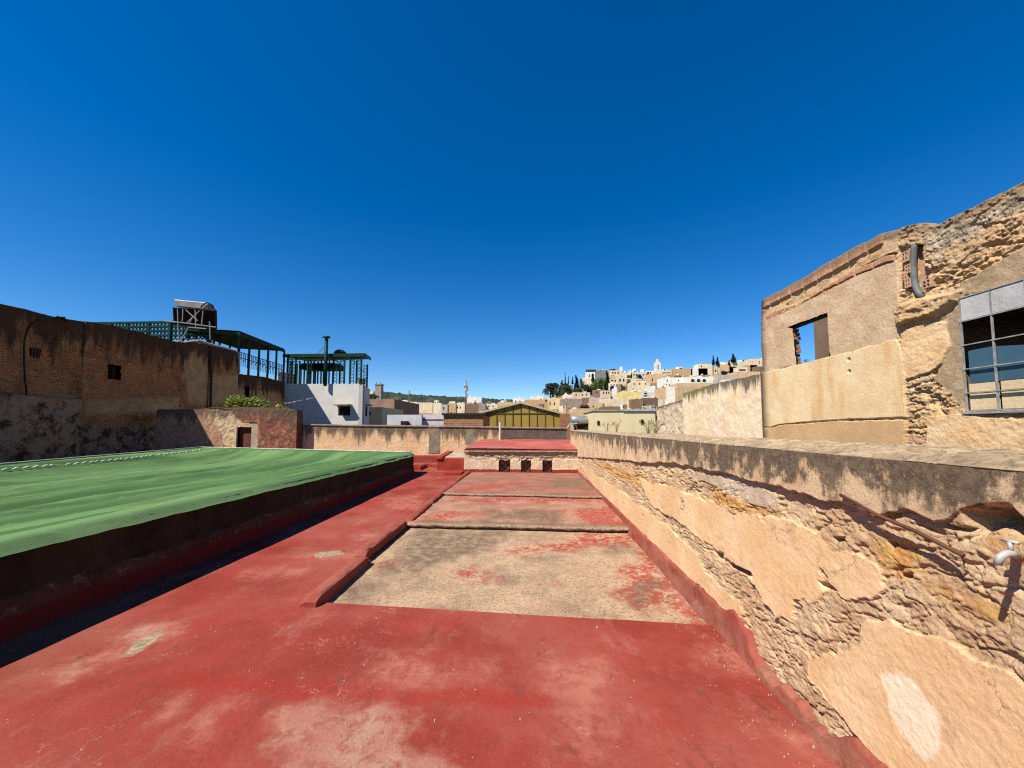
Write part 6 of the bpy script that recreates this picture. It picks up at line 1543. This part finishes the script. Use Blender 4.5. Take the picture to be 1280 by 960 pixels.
# minaret
def minaret():
    Y = 325.; a, b = at(819.3, 453.6, Y=Y), at(826.1, 453.6, Y=Y); w = b.x - a.x; t = thing('minaret', 'white square minaret with a small lantern on the hill skyline', 'minaret', (a.x + w / 2, Y, 0))
    m = hm((.80, .77, .72)); MB().box(a.x, b.x, Y, Y + w, a.z - 30, a.z).build('shaft', m, t)
    for k in range(5): x = a.x + w * (k + .1) / 5; MB().box(x, x + w * .13, Y + .02, Y + w - .02, a.z + .003, a.z + .45).build('merlon', m, t)
    c = a.x + w / 2; h = at(822, 450, Y=Y).z; MB().box(c - w * .21, c + w * .21, Y + w * .29, Y + w * .71, a.z + .003, h).build('lantern', m, t)
    MB().tube([Vector((c, Y + w / 2, h + .003)), Vector((c, Y + w / 2, h + .5)), Vector((c, Y + w / 2, h + .9)), Vector((c, Y + w / 2, h + 1.05))], [w * .2, w * .18, w * .1, .03], 10).build('dome', m, t, True)
    MB().tube([Vector((c, Y + w / 2, h + 1)), Vector((c, Y + w / 2, h + 2.0))], .07, 5).build('finial', M_galv, t)
    for zz in (.25, .55): MB().box(c - w * .12, c + w * .12, Y - .07, Y + .05, a.z - 6 * zz - 1.6, a.z - 6 * zz - .6).build('window', M_win, t)
minaret()
# lattice radio mast
def mast(px, yt, yb, Y, label, drums):
    p, q = at(px, yb, Y=Y), at(px, yt, Y=Y); t = thing('radio_mast', label, 'mast', (p.x, Y, p.z - 6)); h = q.z - p.z + 6; zb = p.z - 6
    M = M_mast; w0 = .55
    for k in range(3):
        a = k * 2.094; MB().tube([Vector((p.x + w0 * math.cos(a), Y + w0 * math.sin(a), zb)), Vector((p.x + .16 * math.cos(a), Y + .16 * math.sin(a), zb + h * .96))], .07, 5).build('leg', M, t)
    f = MB(); n_ = 16
    for i in range(n_):
        for k in range(3):
            a, b = k * 2.094, (k + 1) * 2.094; r0, r1 = w0 - (w0 - .16) * i / n_, w0 - (w0 - .16) * (i + 1) / n_
            f.tube([Vector((p.x + r0 * math.cos(a), Y + r0 * math.sin(a), zb + h * .96 * i / n_)), Vector((p.x + r1 * math.cos(b), Y + r1 * math.sin(b), zb + h * .96 * (i + 1) / n_))], .035, 4)
    f.build('bracing', M, t)
    MB().tube([Vector((p.x, Y, zb + h * .95)), Vector((p.x, Y, zb + h))], .05, 5).build('spike', M, t)
    if drums:
        for zf in (.80, .88, .66):
            for k in range(3):
                a = k * 2.094 + .5; x, y = p.x + .55 * math.cos(a), Y + .55 * math.sin(a); z = zb + h * zf
                MB().box(x - .14, x + .14, y - .1, y + .1, z - .75 if zf > .7 else z - .3, z + .75 if zf > .7 else z + .3).build('antenna_panel', M_antp, t)
M_mast = simple('mast_steel', (.26, .20, .19), .7); M_antp = simple('antenna_panel', (.60, .60, .60), .6)
mast(582, 474.5, 508, 120., 'tall lattice radio mast with antenna panels above the far row of houses', True)
mast(511.5, 487.5, 501, 160., 'small thin mast in front of the wooded hills', False)
# --- trees
LM = [leaf_mat('dark_evergreen', (.028, .052, .022), (.014, .03, .014), .15, .12), leaf_mat('olive_leaf', (.085, .105, .045), (.05, .07, .03), .2, .15), leaf_mat('fresh_leaf', (.085, .17, .03), (.04, .10, .02), .2, .2), leaf_mat('cypress_leaf', (.020, .036, .018), (.010, .02, .010), .3, .08)]
M_bark = simple('bark', (.10, .07, .05), .95)
def tree(px, y0, y1, wpx, kind, label, Y=None, name='tree', cat='tree', group=None, h=0., seed=1):
    if Y is None: Y = solveY(px, y1, max(1.0, h))
    b, t_ = at(px, y1, Y=Y), at(px, y0, Y=Y); H = t_.z - b.z; Wd = wpx / F * Y; r = random.Random(seed + int(px * 7)); zt = float(terr(np.array(b.x), np.array(Y)))
    t = thing(name, label, cat, (b.x, Y, min(b.z, zt)), group); bl = []
    if kind == 3:
        for k in range(9):
            f = k / 8; rr = Wd / 2 * (math.sin(math.pi * min(1, .22 + .78 * (1 - f)) * .5) if f > .2 else .8 + f) * (1.05 - f * .85)
            bl.append((Vector((b.x + r.uniform(-.1, .1) * Wd, Y, b.z + H * (.06 + .9 * f))), (max(rr, .25), max(rr, .25), H * .10)))
        size = max(.5, Wd * .34); n_ = 700
    else:
        for k in range(15):
            a = r.uniform(0, 6.28); d = r.uniform(.05, .66); zz = r.uniform(.14, .80)
            bl.append((Vector((b.x + Wd / 2 * d * math.cos(a), Y + Wd / 2 * d * math.sin(a), b.z + H * zz)), (Wd * r.uniform(.18, .28), Wd * r.uniform(.18, .28), H * r.uniform(.16, .24))))
        size = max(.5, Wd * .10); n_ = 1500
    leaf_cloud(r, bl, n_, size).build('crown', LM[kind], t)
    zb = min(b.z, zt) - 1
    MB().tube([Vector((b.x, Y, zb)), Vector((b.x + .1, Y, b.z + H * .3)), Vector((b.x, Y + .1, b.z + H * .72))], [Wd * .06 + .1, Wd * .045 + .06, .06], 7).build('trunk', M_bark, t)
tree(688, 478.5, 495, 20, 0, 'big round dark evergreen, leftmost tree on the hill')
tree(702, 475.5, 486, 6, 3, 'small dark conifer just right of the big round evergreen', name='conifer')
tree(706.6, 464.8, 480, 2.2, 3, 'very thin tall cypress spire standing alone on the left shoulder', name='cypress')
tree(710.6, 471, 480, 1.6, 3, 'shorter thin cypress right of the tall spire', name='cypress')
tree(715.6, 471.5, 480, 3, 3, 'short stout cypress two places right of the tall spire', name='cypress')
tree(720.6, 469, 488, 8, 3, 'large dark conifer in the middle of the hillside trees', name='conifer')
tree(726.6, 472, 486, 8, 0, 'dark bushy tree right of the large conifer')
tree(741.3, 467.5, 477, 5, 3, 'dark cypress in front of the white house with the canopy', name='cypress')
tree(745, 472.5, 488, 17, 2, 'fresh green tree below the white house with the canopy')
tree(752, 471, 488, 15, 2, 'fresh green tree left of the dark conifer by the turreted house')
tree(759, 465, 487, 10, 3, 'tall dark conifer beside the turreted beige house', name='conifer')
tree(709, 481, 496, 20, 1, 'olive-green scrub tree right of the big round evergreen')
tree(722, 484, 494, 16, 1, 'olive-green scrub below the large dark conifer')
tree(733, 478, 493, 15, 0, 'dark green scrub below the cream stepped house')
tree(696, 484, 496, 9, 1, 'small olive scrub against the big round evergreen')
tree(765, 480, 490, 8, 0, 'dark green tree left of the domed shrine, below the tan house')
tree(777, 479, 489.5, 12, 2, 'fresh green tree above the bright yellow house')
tree(786, 476.5, 481, 9, 2, 'low green shrub under the grey flats')
tree(799.5, 468, 475, 9, 0, 'dark tree in front of the pale grey flats')
tree(905.5, 463, 468.5, 11, 0, 'small round bush on the terrace near the plain tan house')
tree(904, 474, 479, 13, 1, 'low olive bushes on the terrace above the streaked boundary wall')
tree(855, 486, 494, 12, 1, 'olive-green tree left of the palm')
tree(891.8, 444.8, 456, 4, 3, 'taller of the twin cypresses on the skyline', name='cypress')
tree(897, 446.5, 456, 4.5, 3, 'shorter of the twin cypresses on the skyline', name='cypress')
tree(917, 443, 452.5, 6.5, 3, 'pointed conifer on the skyline near the ruin', name='conifer')
tree(911.5, 450.5, 456, 3, 3, 'tiny conifer left of the pointed one near the ruin', name='conifer')
tree(730, 506, 512, 14, 1, 'grassy olive shrub on a roof behind the grey-brown wall', Y=70)
tree(500, 509, 518, 12, 2, 'green tree behind the bluish whitewashed wall', Y=60)
tree(466, 492, 500, 16, 1, 'olive-green trees at the foot of the grey tower', Y=210)
tree(1006, 446, 505, 26, 0, 'dark tree seen through the empty window of the ruin', Y=120)
def palm(px, y0, y1, wpx):
    Y = solveY(px, y1, 1.); b, t_ = at(px, y1, Y=Y), at(px, y0 + 2.5, Y=Y); t = thing('palm_tree', 'spiky green palm in front of the long tan house', 'palm', (b.x, Y, b.z - 1)); Wd = wpx / F * Y
    MB().tube([b - Vector((0, 0, 1.5)), t_], [.4, .3], 8).build('trunk', M_bark, t); f = MB(); r = random.Random(3)
    for k in range(26):
        a = r.uniform(0, 6.28); e = r.uniform(-.25, 1.2); d = Vector((math.cos(a) * math.cos(e), math.sin(a) * math.cos(e), math.sin(e))); s_ = Vector((-d.y, d.x, 0)).normalized() * .22
        m_ = t_ + d * Wd * .3; q = t_ + d * Wd * .52 - Vector((0, 0, Wd * .14)); f.add([t_, m_ + s_, q, m_ - s_], [(0, 1, 2, 3)])
    f.build('fronds', LM[2], t)
rs = random.Random(21)
for i in range(16):
    px = rs.uniform(690, 764); y1 = rs.uniform(486, 496) if px < 740 else rs.uniform(484, 490); tree(px, y1 - rs.uniform(6, 10), y1, rs.uniform(8, 13), rs.choice([0, 1, 1, 0, 2]), 'one of the scrubby trees crowding the left shoulder of the hill', group='scrubby trees on the left shoulder of the hill', seed=i)
palm(874.5, 480.5, 490, 12)
# --- the many small houses in between
def fillers():
    r = random.Random(11)
    cols = [(CRE, 'cream'), (TAN, 'tan'), (WHI, 'white'), (BEI, 'beige'), (GRY, 'grey'), (BRN, 'brown'), (ORG, 'orange-tan'), (SHADE_BRN, 'dull brown'), (CRE, 'cream'), (WHI, 'white'), (SHADE_BRN, 'dull brown')]  # dull brown boxes fill in as shadowed gaps among the houses
    n = 0; tries = 0; base = list(LIST)
    while n < 190 and tries < 9000:
        tries += 1
        px = r.uniform(628, 956) if r.random() < .86 else r.uniform(455, 640); w = r.uniform(2.6, 9.5); Y = r.uniform(75, 318); h = r.uniform(2.5, 7.0)
        x = (px - 665.3) / F * Y; zt = float(terr(np.array(x), np.array(Y))) + h; yt = 534 - (zt - 1.6) / F ** -1 / Y if False else 534 - (zt - 1.6) * F / Y
        # keep clear of what stands behind
        bad = False
        for (a, b, t_, bt, Yb) in base:
            if px + w / 2 > a and px - w / 2 < b and Yb > Y - 2 and yt < (bt - 2.2 if b - a < 13 else t_ + (bt - t_) * .5): bad = True; break
            if px + w / 2 > a and px - w / 2 < b and abs(Yb - Y) < 3.5: bad = True; break
        if bad or yt < np.interp(px, SKX, SKY_) - 9: continue
        if 684 < px < 765 and 190 < Y: continue
        c, cn = r.choice(cols); z0 = yt + r.uniform(1.2, 2.5)
        wn_ = ws([px - w * .25, px + w * .25][: r.randint(0, 2)], z0, z0 + 1.6, 1.2) if r.random() < .7 else ()
        kids = [(px - w * .4, px - w * .05, yt - r.uniform(.8, 1.8), r.choice(cols)[0], 'roof_room')] if r.random() < .35 else ()
        house(px - w / 2, px + w / 2, yt, yt + 8, c, 'one of the small plain %s houses crowded between the larger ones in the town' % cn, wn_, Y=Y, rot=r.uniform(-.3, .3), kids=kids, group='small %s houses of the town' % cn)
        n += 1
fillers()
def clutter():
    r = random.Random(29); cols = [(SHADE_BRN, 'dull brown'), (BRN, 'brown'), (TAN, 'tan'), (CRE, 'cream'), (WHI, 'white'), (BEI, 'beige'), (GRY, 'grey'), (SHADE_BRN, 'dull brown')]
    for i in range(74):
        if i < 44: px = r.uniform(737, 852); yt = r.uniform(497, 511)
        else: px = r.uniform(605, 738); yt = r.uniform(501, 513)
        w = r.uniform(2.2, 8.0); c, cn = r.choice(cols); z0 = yt + r.uniform(1.0, 2.2)
        if any(px + w / 2 > a and px - w / 2 < b for a, b in ((684, 701), (740, 743))): continue
        wn_ = ws([px - w * .25, px + w * .25][: r.randint(0, 2)], z0, z0 + 1.4, 1.1) if w > 3.5 else ()
        house(px - w / 2, px + w / 2, yt, yt + 6, c, 'one of the low jumbled %s rooms and roofs in front of the hill' % cn, wn_, h=r.uniform(3.0, 6.5), rot=r.uniform(-.35, .35), group='low jumbled %s rooms below the hill' % cn)
clutter()
# --- wooded hills far away
def hills():
    D = 900.; n_, m_ = 700, 40
    px = np.linspace(-300, 900, n_); sk = np.interp(px, [-300, 300, 440, 480, 500, 520, 545, 580, 620, 660, 720, 900], [488, 486, 487.5, 489.5, 491.5, 494, 495.5, 497.5, 500, 502.5, 506, 508])
    zt = 1.6 + (534 - sk) / F * D
    v = np.linspace(0, 1, m_)[None]; X_ = ((px - 665.3) / F * D)[:, None] * (1 + .12 * (v - .5)); Y_ = D - 160 + 160 * v + 0 * X_
    Z = -10 + (zt[:, None] + 10) * np.sin(v * np.pi / 2); f1, f2, cid = worley(X_ / 9, Y_ / 9, 31)
    Z = Z + (6.0 * (.55 - f1) + 4 * (cid - .5) + 3 * (fbm(X_ * .3, Y_ * .3, 3, 33) - .5)) * sstep(0, .2, v)
    V = np.stack([X_, Y_, Z], -1)
    B = V[:, -1:].copy(); B[..., 1] += 150; B[..., 2] = -12; V = np.concatenate([V, B], 1)
    n = NT('wooded_hill', .95, .1); c = n.two((.040, .062, .048), (.026, .042, .034), .05); c = n.mix(n.ss(n.noise(.02, 5, .7), .55, .66, 0, .6), c, (.12, .115, .075))
    tag(mesh('wooded_hills', V.reshape(-1, 3), gridfaces(n_, m_ + 1), n.done(c, n.bump(n.noise(.5, 4), 1, 2)), smooth=False), kind='structure')
hills()
